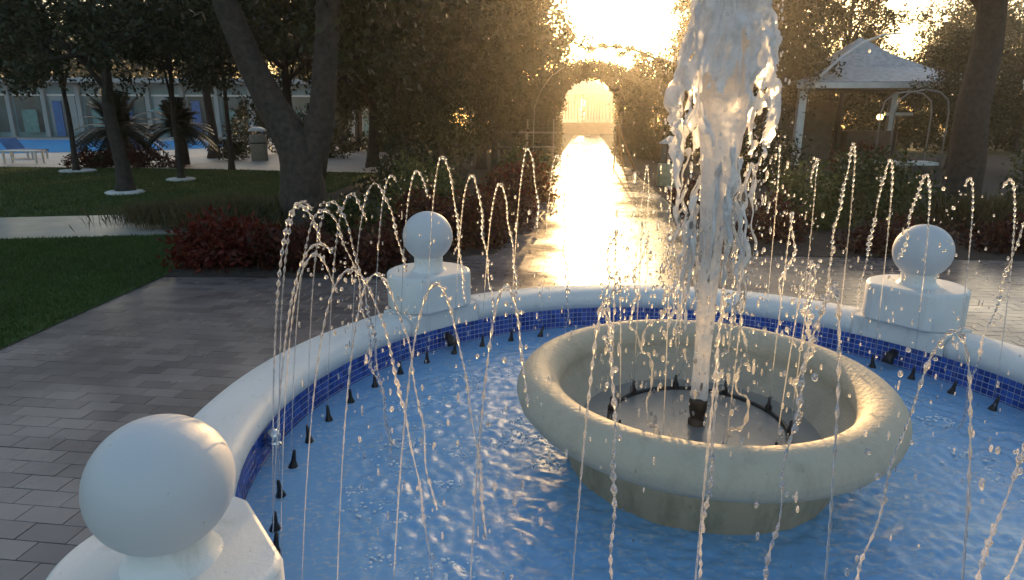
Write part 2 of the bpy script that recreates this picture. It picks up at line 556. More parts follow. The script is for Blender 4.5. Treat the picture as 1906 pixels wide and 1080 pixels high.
# individual bricks in running bond, rows square to the path
def in_poly(P, poly):
    x, y = P[:, 0], P[:, 1]
    r = np.zeros(len(P), bool)
    n = len(poly)
    for i in range(n):
        x0, y0 = poly[i]; x1, y1 = poly[(i + 1) % n]
        c = ((y0 > y) != (y1 > y)) & (x < (x1 - x0) * (y - y0) / (y1 - y0 + 1e-12) + x0)
        r ^= c
    return r

BROT = math.radians(-7)
bw, bh, gap = .2, .1, .003
us, vsr = np.arange(-60, 60), np.arange(-80, 170)
U, Vv = np.meshgrid(us, vsr)
px = (U * bw + (Vv % 2) * bw / 2).ravel(); py = (Vv * bh).ravel()
ca, sa = math.cos(BROT), math.sin(BROT)
BP = np.stack([px * ca - py * sa, px * sa + py * ca], 1)
rr = np.hypot(BP[:, 0], BP[:, 1])
ok = (rr > 1.72) & (BP[:, 1] > -2.6) & (BP[:, 0] > -4.4) & (BP[:, 0] < 7.2)
# bricks run a little way in under the turf and soil along the edges
PLAZA_B = [(-4.2, -6), (7.5, -6), (8.5, 4.55), (2.7, 5.15), (1.62, 4.93), (-1.08, 5.15), (-1.95, 4.05), (-4.2, 4.12)]
PATH_B = [(-1.02, 4.9), (1.92, 4.88), (2.36, 9.1), (2.82, 14.0), (.04, 14.0), (-.42, 9.1)]
corner_ok = np.ones(len(BP), bool)
for du in (-.09, .09):
    for dv in (-.04, .04):
        Q = BP + np.array([du * ca - dv * sa, du * sa + dv * ca])
        corner_ok &= in_poly(Q, PLAZA_B) | in_poly(Q, PATH_B)
BP = BP[ok & corner_ok]

def brick_geo(sx, sy, h=.02, ch=.0012):
    x, y = sx / 2, sy / 2
    V = []
    for k, (ix, z) in enumerate(((0, -h), (0, -ch), (ch, 0))):
        V += [(-x + ix, -y + ix, z), (x - ix, -y + ix, z), (x - ix, y - ix, z), (-x + ix, y - ix, z)]
    F = []
    for r in (0, 4):
        for k in range(4):
            F.append([r + k, r + (k + 1) % 4, r + 4 + (k + 1) % 4, r + 4 + k])
    F.append([8, 9, 10, 11])
    return np.array(V), F

bv, bf = brick_geo(bw - gap, bh - gap)
mb = MB(); mb.add(bv, bf); brick_me = mb.build('brick', M['paver'], data_only=True)
# biggest in the picture: nearest bricks that lie inside the view
fw = np.array([0, math.cos(math.radians(14.828)), -math.sin(math.radians(14.828))])
upv = np.array([0, math.sin(math.radians(14.828)), math.cos(math.radians(14.828))])
D = np.stack([BP[:, 0], BP[:, 1], np.zeros(len(BP))], 1) - np.array(CAM)
zc = D @ fw
xs, ys = D[:, 0] / np.maximum(zc, .01) * .6251, D @ upv / np.maximum(zc, .01) * .6251
hid = (rr[ok & corner_ok] < 1.78)
vis = (zc > .3) & (np.abs(xs) < .5) & (np.abs(ys) < .2835) & ~hid
vis &= ~((BP[:, 0] > -1.2) & (BP[:, 1] < 1.0))
order = np.argsort(np.where(vis, zc, 1e9))
near = order[:300]
far = order[300:]
dz = RNG.normal(0, .0006, len(BP)).clip(-.0015, .0015)
tilt = RNG.normal(0, .0022, (len(BP), 2))
for k in near:
    o = link('brick', brick_me, pav)
    o.location = (BP[k, 0], BP[k, 1], dz[k])
    o.rotation_euler = (tilt[k, 0], tilt[k, 1] * .6, BROT + RNG.normal(0, .006))
mb = MB()
Rz = np.array([[ca, -sa, 0], [sa, ca, 0], [0, 0, 1]])
for k in far:
    w = bv.copy()
    w[:, 2] += w[:, 1] * tilt[k, 0] - w[:, 0] * tilt[k, 1] * .6
    mb.add(w @ Rz.T + np.array([BP[k, 0], BP[k, 1], dz[k]]), bf)
tag(mb.build('paving_bricks', M['paver'], pav), kind='stuff')

# band of pale slabs where the path meets the plaza
kb = MB()
# near-lawn grass
def blades(n, poly, zb, h=(.02, .045), w=.004):
    P = []
    xmin = min(p[0] for p in poly); xmax = max(p[0] for p in poly); ymin = min(p[1] for p in poly); ymax = max(p[1] for p in poly)
    Q = np.stack([RNG.uniform(xmin, xmax, n * 2), RNG.uniform(ymin, ymax, n * 2)], 1)
    Q = Q[in_poly(Q, poly)][:n]
    n = len(Q)
    az = RNG.uniform(0, 2 * PI, n); hh = RNG.uniform(*h, n)
    lean = RNG.normal(0, .014, (n, 2))
    b = np.stack([Q[:, 0], Q[:, 1], np.full(n, zb)], 1)
    sd = np.stack([np.cos(az), np.sin(az), 0 * az], 1) * w
    tip = b + np.stack([lean[:, 0], lean[:, 1], hh], 1)
    V = np.stack([b - sd, b + sd, tip], 1).reshape(-1, 3)
    return V, np.arange(n * 3, dtype=int).reshape(-1, 3)
mb = MB(); mb.add(*blades(60000, [(-3.98, 0.2), (-3.98, 3.9), (-4.4, 6.3), (-7.0, 5.84), (-9, 5.4), (-7, 2.2)], .006))
tag(mb.build('grass', M['grass_blade']), 'short dark green grass of the lawn beside the paving', 'grass', kind='stuff')
mb = MB(); mb.add(*blades(50000, [(-4.4, 8.62), (-8.53, 7.79), (-15, 6.8), (-17, 18.6), (-9.7, 17.8), (-4.2, 16.5)], -.016, (.03, .06), .008))
tag(mb.build('grass', M['grass_blade']), 'dark green grass of the far lawn round the young trees', 'grass', kind='stuff')

# ------------------------------------------------------------------ the fountain basin
ZR = .42                    # lower inner edge of the coping
R1 = 1.5
fountain = thing('fountain_basin', 'round fountain basin with white coping and blue mosaic wall around the stone bowl', 'fountain', (0, 0, 0))
ped_deg = [217.0, 131.6, 36.1, -54.0]
hw = math.degrees(.222 / 1.6)
# bullnose coping profile (r, z)
cop = [(1.505, ZR - .004), (1.500, ZR + .002), (1.488, ZR + .022), (1.487, ZR + .045), (1.498, ZR + .068), (1.522, ZR + .084), (1.56, ZR + .092),
       (1.61, ZR + .094), (1.66, ZR + .091), (1.70, ZR + .080), (1.722, ZR + .062), (1.728, ZR + .04), (1.722, ZR + .016), (1.70, ZR - .002), (1.69, ZR - .004)]
ang = sorted(d % 360 for d in ped_deg)
for k in range(4):
    d0 = ang[k] + hw + .12; d1 = ang[(k + 1) % 4] - hw - .12
    if d1 < d0: d1 += 360
    MB().lathe(cop + [cop[0]], 70, a0=math.radians(d0), a1=math.radians(d1), caps=True).build('coping', M['white_paint'], fountain, True)
blk = [(1.494, ZR - .004), (1.492, ZR + .000), (1.492, ZR + .088), (1.497, ZR + .094), (1.70, ZR + .094), (1.712, ZR + .088), (1.714, ZR - .004)]
for d in ang:
    MB().lathe(blk + [blk[0]], 14, a0=math.radians(d - hw), a1=math.radians(d + hw), caps=True).build('coping_block', M['white_paint'], fountain)
MB().lathe([(1.69, ZR - .004), (1.66, ZR - .006), (1.655, .06), (1.68, .05), (1.685, -.03)], 128).build('outer_wall', M['wall_render'], fountain, True)
wall = MB().lathe([(1.509, ZR - .004), (1.508, ZR - .16), (1.508, ZR - .165)], 180).build('mosaic_wall', M['grout'], fountain, True)
ledge = MB().lathe([(1.506, ZR - .138), (1.30, ZR - .150)], 180).build('mosaic_ledge', M['grout'], fountain, True)
MB().lathe([(1.30, ZR - .150), (1.295, .07), (.02, .06), (.001, .06)], 128).build('pool_floor', M['pool_floor'], fountain, False)
# mosaic tiles (slightly proud of the grout)
TS = .0262
nt = int(2 * PI * 1.506 / TS)
def tile_mesh():
    h, d, c = .0113, .0032, .0012
    V = []
    for s, z in ((h, 0), (h, d - c), (h - c, d)):
        V += [(-s, -s, z), (s, -s, z), (s, s, z), (-s, s, z)]
    F = [[r + k, r + (k + 1) % 4, r + 4 + (k + 1) % 4, r + 4 + k] for r in (0, 4) for k in range(4)] + [[8, 9, 10, 11]]
    return np.array(V), F
tv, tf = tile_mesh()
mbt = MB(); mbt.add(tv, tf); tile_me = mbt.build('tile', M['mosaic_tile'], data_only=True)
rest = MB(); restl = MB()
tiles = []
for row in range(5):
    z = ZR - .019 - row * TS
    for i in range(nt):
        th = 2 * PI * i / nt
        # local x: tangent, local y: up, local z: towards the centre
        X = np.array([-math.sin(th), math.cos(th), 0]); Y = np.array([0, 0, 1.0]); Z = np.cross(X, Y)
        if Z @ np.array([math.cos(th), math.sin(th), 0]) > 0: X = -X; Z = -Z
        p = np.array([1.508 * math.cos(th), 1.508 * math.sin(th), z])
        dist = np.linalg.norm(p - np.array(CAM)); dg = math.degrees(th)
        face = Z @ (np.array(CAM) - p)
        tiles.append((0, row, p, np.stack([X, Y, Z], 1), dist if (120 < dg < 192 and face > 0 and row < 4) else 99))
for row in range(7):
    r = 1.488 - row * TS * 1.02
    n2 = int(2 * PI * r / TS)
    for i in range(n2):
        th = 2 * PI * i / n2
        Z = np.array([0, 0, 1.0]); X = np.array([-math.sin(th), math.cos(th), 0]); Y = np.cross(Z, X)
        p = np.array([r * math.cos(th), r * math.sin(th), ZR - .138 - (1.506 - r) * .058])
        tiles.append((1, row, p, np.stack([X, Y, Z], 1), 99))
tiles.sort(key=lambda q: q[4])
for n_, (kind, row, p, Rm, dist) in enumerate(tiles):
    if n_ < 300:
        o = link('tile', tile_me, wall)
        m4 = Matrix(Rm.tolist()).to_4x4(); m4.translation = Vector(p.tolist())
        o.matrix_local = m4
    else:
        (rest if kind == 0 else restl).add(tv @ Rm.T + p, tf)
tag(rest.build('wall_tiles', M['mosaic_tile'], wall), kind='stuff')
tag(restl.build('ledge_tiles', M['mosaic_tile'], ledge), kind='stuff')
# chrome overflow cap on the mosaic wall
cap = MB().sphere((0, 0, 0), .026, 20, 12).build('chrome_cap', M['chrome'], fountain, True)
th = math.radians(180.5); cap.location = (1.475 * math.cos(th), 1.475 * math.sin(th), ZR - .03)
tb = MB().tube([(1.505 * math.cos(th), 1.505 * math.sin(th), ZR - .045), (1.45 * math.cos(th), 1.45 * math.sin(th), ZR - .075)], .018, 12).build('overflow_pipe', M['chrome'], fountain, True)
for d in (131.2, 36.2):
    th = math.radians(d)
    MB().tube([(1.50 * math.cos(th), 1.50 * math.sin(th), ZR - .05), (1.455 * math.cos(th), 1.455 * math.sin(th), ZR - .06), (1.44 * math.cos(th), 1.44 * math.sin(th), ZR - .09)], [.02, .022, .028], 12).build('spot_lamp', M['dark_metal'], fountain, True)

# the pool water, rippled geometry
WZ = .305
nr, na = 150, 420
rads = np.linspace(.43, 1.503, nr); th = np.linspace(0, 2 * PI, na, endpoint=False)
RR, TT = np.meshgrid(rads, th)
X, Y = (RR * np.cos(TT)).ravel(), (RR * np.sin(TT)).ravel()
Pq = np.stack([X, Y, 0 * X], 1)
h = (vnoise(Pq * 9, 1) - .5) * .005 + (vnoise(Pq * np.array([20, 26, 1]), 2) - .5) * .009 + (vnoise(Pq * np.array([40, 54, 1]), 3) - .5) * .008
for k in range(50):
    tq = math.radians(197.5 - 7.25 * k) + RNG.normal(0, .03); rq = RNG.uniform(1.02, 1.14)
    d = np.hypot(X - rq * math.cos(tq), Y - rq * math.sin(tq))
    h += .006 * np.cos(d * 2 * PI / .055 + RNG.uniform(0, 6)) * np.exp(-d / .09)
calm = np.clip((RR.ravel() - 1.15) / .25, 0, 1)
h *= .8 * (1 - .75 * calm)
i = np.arange(na)[:, None]; j = np.arange(nr - 1)[None, :]; i2 = (i + 1) % na
F = np.stack([i * nr + j, i * nr + j + 1, i2 * nr + j + 1, i2 * nr + j], -1).reshape(-1, 4)
F = F[:, ::-1]
mb = MB(); mb.add(np.stack([X, Y, WZ + h], 1), F[:, ::-1])
tag(mb.build('water', M['water'], None, True), 'rippled blue water in the round fountain basin', kind='structure')

# ------------------------------------------------------------------ the stone bowl
bowl = thing('stone_bowl', 'wide beige stone bowl with thick round rim standing in the middle of the blue basin', 'bowl', (0, 0, 0))
rim = [(.552 + .0745 * math.cos(q), .5625 + .0747 * math.sin(q)) for q in np.linspace(0, PI + .25, 26)]
rim = [(.455, .452), (.476, .454), (.492, .459), (.53, .474), (.568, .490), (.600, .511), (.619, .535)] + rim + [(.462, .508), (.440, .468), (.408, .434), (.37, .41), (.33, .402), (.001, .400)]
MB().lathe(rim, 128).build('rim', M['bowl_stone'], bowl, True)
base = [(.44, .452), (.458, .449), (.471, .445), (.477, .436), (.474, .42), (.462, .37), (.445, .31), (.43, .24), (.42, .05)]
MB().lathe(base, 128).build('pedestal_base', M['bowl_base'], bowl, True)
MB().lathe([(.40, .4335), (.001, .4335)], 64).build('bowl_water', M['bowl_water'], bowl, True)
rg = [(.30 * math.cos(q), .30 * math.sin(q), .437) for q in np.linspace(0, 2 * PI, 60)]
MB().tube(rg, .0085, 8, cap=False).build('pipe_ring', M['dark_metal'], bowl, True)
BJ = [math.radians(18 + 36 * k) for k in range(10)]
for q in BJ:
    MB().lathe([(.012, 0), (.012, .018), (.006, .03), (.0045, .055), (.001, .056)], 12, (.30 * math.cos(q), .30 * math.sin(q), .437)).build('small_nozzle', M['black_plastic'], bowl, True)
MB().lathe([(.03, .40), (.03, .45), (.022, .456), (.027, .47), (.031, .50), (.030, .525), (.024, .534), (.001, .534)], 20).build('main_nozzle', M['brass_dark'], bowl, True)

# ------------------------------------------------------------------ balls on drums
RB = 1.625
finial_labels = ['big white stone ball on a drum at the near left, closest to the camera',
                 'white stone ball on a coping drum in front of the maroon flower bed',
                 'white stone ball on a drum at the right, before the low maroon shrubs',
                 None]
def make_finial(deg, label, ztop, zball):
    th = math.radians(deg)
    t_ = thing('ball_finial', label, 'stone ball', (RB * math.cos(th), RB * math.sin(th), ZR + .0945), th + PI, 'white balls on the coping')
    # local +x faces the fountain centre; drum = circle of r .255 cut flat on that side
    rd, flat, hD = .216, .172, ztop - (ZR + .0945)
    a0 = math.acos(flat / rd)
    def outline(r, fl):
        aa = math.acos(min(1, fl / r))
        pts = [(r * math.cos(q), r * math.sin(q)) for q in np.linspace(aa + .10, 2 * PI - aa - .10, 60)]
        return pts + [(fl, -r * math.sin(aa) * .90), (fl, r * math.sin(aa) * .90)]
    lev = [(rd - .012, flat - .008, 0), (rd, flat, .012), (rd, flat, hD - .014), (rd - .004, flat - .004, hD - .005), (rd - .014, flat - .012, hD)]
    V, F = [], []
    for r, fl, z in lev:
        V += [(x, y, z) for x, y in outline(r, fl)]
    n = 62
    for k in range(len(lev) - 1):
        for q in range(n):
            F.append([k * n + q, k * n + (q + 1) % n, (k + 1) * n + (q + 1) % n, (k + 1) * n + q])
    F.append(list(range(n - 1, -1, -1))); F.append([(len(lev) - 1) * n + q for q in range(n)])
    V = np.array(V)
    d_ = MB().add(V, F).build('drum', M['white_paint'], t_)
    for f_ in d_.data.polygons: f_.use_smooth = len(f_.vertices) == 4 and f_.area < .0035
    zb = zball - (ZR + .0945)
    MB().lathe([(.092, hD - .002), (.080, hD + .010), (.073, hD + .022), (.074, zb - .104), (.096, zb - .082)], 40).build('neck', M['white_paint'], t_, True)
    MB().sphere((0, 0, zb), .1275, 64, 40).build('ball', M['ball_paint'], t_, True)
    return t_
for d, lab, zt_, zb_ in zip(ped_deg[:3], finial_labels, (.640, .70, .695), (.798, .878, .857)):
    make_finial(d, lab, zt_, zb_)

# ------------------------------------------------------------------ nozzles and their jets
NZ = [197.5 - 7.25 * k for k in range(50)]
noz_me = None
apex = {189.75: 1.21, 182.75: 1.19, 176.25: 1.2, 169: 1.19, 161.75: 1.22, 154.25: 1.23, 147: 1.25, 139.5: 1.30, 132.25: 1.23, 117: 1.32, 110: 1.31,
        84: 1.36, 61: 1.34, 54: 1.30, 47: 1.34, 33: 1.26, 25: 1.25, 18: 1.24}
def apex_for(d):
    d = d % 360
    best = min(apex, key=lambda q: abs(q - d))
    if abs(best - d) < 4: return apex[best]
    if 225 < d < 290: return 1.20 + .02 * math.sin(d)
    return 1.22 + .07 * math.sin(d * 1.7)
skip = {k for k, d in enumerate(NZ) if 92 < d % 360 < 106 or 64 < d % 360 < 80}
jet_ends = []
def jet_mesh(P0, P1, z1, R, beads=1.0, thick=1.0, cut=1.0, spread=.012):
    """beaded thread of water from P0 over an apex at z1 down to P1"""
    z0, z2 = P0[2], P1[2]
    tu = math.sqrt(max(.01, z1 - z0)); td = math.sqrt(z1 - z2)
    T = tu + td
    n = int(330 * (T / 2.0) * (.6 + .4 * cut)) + 60
    t_ = np.linspace(0, T * cut, n)
    z = z1 - (t_ - tu) ** 2
    u = t_ / T
    xy = P0[None, :2] + (P1 - P0)[None, :2] * u[:, None]
    s = np.concatenate([[0], np.cumsum(np.sqrt(np.diff(z) ** 2 + (np.diff(xy, axis=0) ** 2).sum(1)))])
    w = np.clip(t_ / tu, 0, 2)                       # 0 nozzle .. 1 apex .. 2
    ph = R.uniform(0, 6, 4)
    amp = spread * np.clip(w - .45, 0, 1.3) ** 1.5
    wob = np.stack([np.sin(s * 31 + ph[0]) + .9 * np.sin(s * 13 + ph[1]), np.sin(s * 27 + ph[2]) + .9 * np.sin(s * 15 + ph[3])], 1)
    xy = xy + wob * amp[:, None] * .45
    z = z + .4 * amp * np.sin(s * 57 + ph[1])
    bead_len = .026
    jit = (vnoise(np.stack([s * 14, 0 * s, 0 * s + ph[0]], 1), 5) - .5) * 2.2
    b = .5 + .5 * np.sin(2 * PI * s / bead_len + jit * 2)
    lump = vnoise(np.stack([s * 30, 0 * s + 3, 0 * s + ph[1]], 1), 6)
    ba = np.clip((w - .25) / .4, 0, 1) * beads
    r = .0017 + .0006 * w
    r = r * (1 - .55 * ba * (1 - b)) + .0036 * ba * b ** 1.3 * (.35 + 1.1 * lump)
    near_apex = np.exp(-((w - 1.02) / .16) ** 2)
    r = r + near_apex * .0030 * lump
    after = np.clip((w - 1.1) / .5, 0, 1)
    r = r * (1 + after * (lump * 1.0 - .35))
    r = np.clip(r, .0008, .03) * thick * .84
    r[0] = .001; r[-1] = .0006
    m = MB().tube(np.stack([xy[:, 0], xy[:, 1], z], 1), r, 7)
    return m, (xy, z, w)
drops_P, drops_R, drops_S = [], [], []
def add_drops(P, r, st):
    drops_P.append(np.asarray(P)); drops_R.append(np.asarray(r)); drops_S.append(np.asarray(st))

noz_prof = [(.0165, -.02), (.0165, .004), (.0125, .016), (.0085, .026), (.0065, .05), (.0045, .066), (.001, .067)]
noz_me = MB().lathe(noz_prof, 14).build('nozzle', M['black_plastic'], data_only=True, smooth=True)
for k, d in enumerate(NZ):
    th = math.radians(d)
    c, s = math.cos(th), math.sin(th)
    # nozzles far outside the frame on the near right are not shown by the photograph
    dd = d % 360
    in_view = not (205 < dd < 360 and dd > 292) and not (215 < dd < 300)
    if 107 < dd < 204 or dd < 44 or dd > 352:
        o = link('nozzle', noz_me, None, (1.396 * c, 1.396 * s, WZ - .004))
        o.rotation_euler = (RNG.normal(0, .09), RNG.normal(0, .09), 0)
        tag(o, 'small black cone nozzle in the ring just inside the blue mosaic wall', 'nozzle', 'black nozzles round the basin')
    if k in skip or 300 < dd < 350:
        continue
    z1 = apex_for(d) + RNG.normal(0, .012)
    R2 = RNG.uniform(1.04, 1.12)
    th2 = th + RNG.normal(0, .02)
    cut = RNG.choice([1.0, .8, .66, .58, .9])
    if 215 < dd < 300: cut = RNG.choice([1.0, .9, .75])
    m, (xy, z, w) = jet_mesh(np.array([1.396 * c, 1.396 * s, WZ + .06]), np.array([R2 * math.cos(th2), R2 * math.sin(th2), WZ]), z1, RNG,
                             beads=RNG.uniform(.8, 1.1) * (.75 if 205 < dd < 300 else 1), cut=cut, spread=RNG.uniform(.002, .006) if 205 < dd < 300 else RNG.uniform(.005, .011), thick=RNG.uniform(.7, .85) if 205 < dd < 300 else RNG.uniform(1.05, 1.35))
    if dd > 205 and dd < 300:
        lab = 'thin beaded jet of water arching over the near side of the basin, in front of the stone bowl'
    elif dd >= 125:
        lab = 'thin beaded jet of water arching up from the left side of the mosaic wall'
    elif dd >= 80:
        lab = 'thin beaded jet of water rising before the sunlit path at the back of the basin'
    else:
        lab = 'thin beaded jet of water arching before the dark shrubs right of the plume'
    o = m.build('water_jet', M['jet_water'], None, True)
    tag(o, lab, 'water jet', 'jets ' + {'n': 'over the near side', 'l': 'along the left wall', 'b': 'before the path', 'r': 'right of the plume'}[
        'n' if 205 < dd < 300 else 'l' if dd >= 125 else 'b' if dd >= 80 else 'r'])
    # drops torn off after the apex
    T0 = 16
    u = RNG.uniform(.5, 1.0, T0)
    zt = z1 - ((u - .5) * 2) ** 2 * (z1 - WZ)
    rr_ = 1.396 + (R2 - 1.396) * u + RNG.normal(0, .022, T0); tt = th + (th2 - th) * u + RNG.normal(0, .012, T0)
    add_drops(np.stack([rr_ * np.cos(tt), rr_ * np.sin(tt), zt], 1), RNG.uniform(.0018, .0044, T0), 1 + 2.6 * np.clip((z1 - zt), 0, 1))

# short thick jets of the bowl
for k, q in enumerate(BJ):
    c, s = math.cos(q), math.sin(q)
    R2 = RNG.uniform(.24, .40)
    z1 = RNG.uniform(.98, 1.16)
    mbj = MB()
    for b_ in range(1):
        m, _ = jet_mesh(np.array([.30 * c, .30 * s, .492]), np.array([R2 * math.cos(q + RNG.normal(0, .12)), R2 * math.sin(q + RNG.normal(0, .12)), .44]), z1, RNG,
                        beads=.9, thick=1.1, cut=RNG.choice([1.0, .85]), spread=.028)
    o = m.build('water_jet', M['jet_water'], None, True)
    tag(o, 'thick twisting jet of water rising from inside the stone bowl round the plume', 'water jet', 'jets out of the stone bowl')
    T0 = 26
    u = RNG.uniform(.42, 1.0, T0)
    zt = z1 - ((u - .5) * 2) ** 2 * (z1 - .44) 
    rr_ = .30 + (R2 - .30) * u + RNG.normal(0, .022, T0); tt = q + RNG.normal(0, .09, T0)
    add_drops(np.stack([rr_ * np.cos(tt), rr_ * np.sin(tt), zt], 1), RNG.uniform(.0025, .006, T0), 1 + 2.6 * np.clip((z1 - zt), 0, 1))

# ------------------------------------------------------------------ the tall plume
plume = thing('water_plume', 'tall white plume of foaming water shooting up from the stone bowl', 'fountain jet', (0, 0, .53))
def lumpy(prof, n, amp, freq, seed, name, holes=0.0, zstretch=.35):
    prof = np.array(prof)
    zf = np.linspace(prof[0, 1], prof[-1, 1], int((prof[-1, 1] - prof[0, 1]) / .005))
    rf = np.interp(zf, prof[:, 1], prof[:, 0])
    t_ = np.linspace(0, 2 * PI, n, endpoint=False)
    Z, T_ = np.meshgrid(zf, t_)
    Rr = np.repeat(rf[None], n, 0)
    P = np.stack([np.cos(T_) * 1.0, np.sin(T_) * 1.0, Z], -1).reshape(-1, 3)
    wp = P * np.array([2.2, 2.2, 7.0])
    P = P + .55 * np.stack([vnoise(wp, seed + 20) - .5, vnoise(wp + 7.3, seed + 21) - .5, .28 * (vnoise(wp + 3.1, seed + 22) - .5)], 1)
    q = np.stack([P[:, 0] * freq, P[:, 1] * freq, P[:, 2] * freq * 6 * zstretch], 1)
    nz = (vnoise(q, seed) - .5) + .6 * (vnoise(q * 2.3, seed + 1) - .5) + .4 * (vnoise(q * 5, seed + 2) - .5)
    Rd = Rr.ravel() * (1 + amp * nz)
    V = np.stack([Rd * np.cos(T_.ravel()), Rd * np.sin(T_.ravel()), Z.ravel()], 1)
    m_ = len(zf)
    i = np.arange(n)[:, None]; j = np.arange(m_ - 1)[None, :]; i2 = (i + 1) % n
    F = np.stack([i * m_ + j, i2 * m_ + j, i2 * m_ + j + 1, i * m_ + j + 1], -1).reshape(-1, 4)
    if holes:
        hn = .6 * vnoise(np.stack([P[:, 0] * 5, P[:, 1] * 5, P[:, 2] * 9], 1), seed + 9) + .4 * vnoise(np.stack([P[:, 0] * 13, P[:, 1] * 13, P[:, 2] * 26], 1), seed + 10)
        zc_ = (V[F].mean(1)[:, 2] - prof[0, 1]) / (prof[-1, 1] - prof[0, 1])
        keep = hn[F].mean(1) > holes * np.clip(1.35 - 1.5 * zc_, .15, 1.3)
        F = F[keep]
    mb = MB(); mb.add(V, F)
    return mb
lumpy([(.025, 0), (.027, .2), (.030, .38), (.036, .52), (.05, .66), (.062, .8), (.075, .95), (.08, 1.1), (.06, 1.35), (.02, 1.5)], 40, .42, 1.3, 21, 'core').build('core', M['plume_water'], plume, True)
lumpy([(.108, .62), (.112, .70), (.122, .78), (.136, .90), (.146, 1.00), (.142, 1.08), (.130, 1.16), (.110, 1.25), (.096, 1.33), (.085, 1.42), (.06, 1.5), (.02, 1.56)],
      240, .40, 3.4, 31, 'mantle', holes=.60, zstretch=.26).build('mantle', M['plume_water'], plume, True)
# ropy strands that fall out of the mantle
mb = MB()
for k in range(46):
    q = RNG.uniform(0, 2 * PI); z0 = RNG.uniform(.58, .85); L = RNG.uniform(.12, .42)
    r0 = RNG.uniform(.06, .115)
    zz = np.linspace(z0, max(-.05, z0 - L), 46)
    rad = r0 + (z0 - zz) * RNG.uniform(.02, .14)
    wv = np.sin(zz * 60 + q * 5) * .006 + np.sin(zz * 27 + q) * .006
    pts = np.stack([(rad + wv) * np.cos(q + wv * 2), (rad + wv) * np.sin(q + wv * 2), zz], 1)
    lm = vnoise(np.stack([zz * 36, 0 * zz + k, 0 * zz], 1), 8)
    r = (.002 + .0085 * lm ** 1.6) * np.linspace(1.2, .5, 46)
    r[0] = r[-1] = .0008
    mb.tube(pts, r, 7)
tag(mb.build('falling_strands', M['plume_water'], plume, True), kind='stuff')

# loose drops everywhere: too many to count
n = 380
q = RNG.uniform(0, 2 * PI, n); zz = RNG.uniform(.95, 2.05, n)
r_ = np.interp(zz, [.95, 1.1, 1.3, 1.53, 1.7, 1.86, 2.05], [.10, .105, .118, .147, .128, .096, .06]) * RNG.uniform(1.06, 1.35, n)
SPP = [np.stack([r_ * np.cos(q), r_ * np.sin(q), zz], 1)]; SPR = [RNG.uniform(.0012, .0038, n)]
n = 1100
q = RNG.uniform(0, 2 * PI, n); zz = RNG.uniform(.75, 2.05, n); r_ = np.abs(RNG.normal(.15, .07, n))
SPP.append(np.stack([r_ * np.cos(q), r_ * np.sin(q), zz], 1)); SPR.append(RNG.uniform(.0006, .0017, n))
n = 420
q = RNG.uniform(0, 2 * PI, n); r_ = np.abs(RNG.normal(.13, .07, n)) + .02
add_drops(np.stack([r_ * np.cos(q), r_ * np.sin(q), RNG.uniform(.46, 1.35, n)], 1), RNG.uniform(.002, .006, n), RNG.uniform(1.2, 3.6, n))
n = 170
q = RNG.uniform(0, 2 * PI, n); r_ = RNG.uniform(.15, .75, n)
add_drops(np.stack([r_ * np.cos(q), r_ * np.sin(q), RNG.uniform(.6, 1.9, n)], 1), RNG.uniform(.002, .005, n), RNG.uniform(1, 1.8, n))
n = 520
q = RNG.uniform(0, 2 * PI, n); r_ = RNG.uniform(.5, 1.35, n)
P_ = np.stack([r_ * np.cos(q), r_ * np.sin(q), RNG.uniform(.32, 1.1, n) ** 1.0], 1)
P_ = P_[np.linalg.norm(P_ - np.array(CAM), axis=1) > .9]
add_drops(P_, RNG.uniform(.0014, .0036, len(P_)), RNG.uniform(1.5, 4.5, len(P_)))
fP, fR = [], []
for k in range(56):
    q = math.radians(197.5 - 7.25 * k) + RNG.normal(0, .03); r_ = RNG.uniform(.98, 1.16) if k < 50 else RNG.uniform(.5, .9)
    n = int(RNG.integers(18, 46))
    o_ = RNG.normal(0, 1, (n, 2)) * np.array([.035, .022]) * RNG.uniform(.6, 1.5)
    fP.append(np.stack([r_ * math.cos(q) + o_[:, 0], r_ * math.sin(q) + o_[:, 1], np.full(n, .306)], 1)); fR.append(RNG.uniform(.0015, .0052, n))
FP = np.concatenate(fP); FR = np.concatenate(fR)
DP = np.concatenate(drops_P); DR = np.concatenate(drops_R); DS = np.concatenate(drops_S)
# low sphere template
th_ = np.linspace(0, PI, 6); ph_ = np.linspace(0, 2 * PI, 8, endpoint=False)
sv = [(0, 0, -1)] + [(math.sin(a_) * math.cos(b_), math.sin(a_) * math.sin(b_), -math.cos(a_)) for a_ in th_[1:-1] for b_ in ph_] + [(0, 0, 1)]
sf = []
for b_ in range(8):
    sf.append([0, 1 + (b_ + 1) % 8, 1 + b_])
    for a_ in range(3):
        sf.append([1 + a_ * 8 + b_, 1 + a_ * 8 + (b_ + 1) % 8, 9 + a_ * 8 + (b_ + 1) % 8, 9 + a_ * 8 + b_])
    sf.append([25 + b_, 25 + (b_ + 1) % 8, 33])
sv = np.array(sv)
mb = MB()
for p_, r0, st in zip(DP, DR, DS):
    w_ = sv * np.array([r0, r0, r0 * st]) * (1 + .12 * RNG.normal(size=(1, 3)))
    mb.add(w_ + p_, sf)
fb = MB()
for p_, r0 in zip(np.concatenate(SPP), np.concatenate(SPR)):
    fb.add(sv * np.array([r0, r0, r0 * 1.7]) + p_, sf)
tag(fb.build('fine_spray', M['plume_water'], None, True), 'fine white spray flying round the tall plume', 'spray', kind='stuff')
fb = MB()
for p_, r0 in zip(FP, FR):
    fb.add(sv * np.array([r0 * 1.3, r0 * 1.3, r0 * .7]) + p_, sf)
tag(fb.build('foam_bubbles', M['foam_white'], None, True), 'white foam bubbles floating where the jets land in the basin', 'foam', kind='stuff')
tag(mb.build('falling_droplets', M['jet_water'], None, True), 'loose water drops falling all round the plume and jets', 'water drops', kind='stuff')

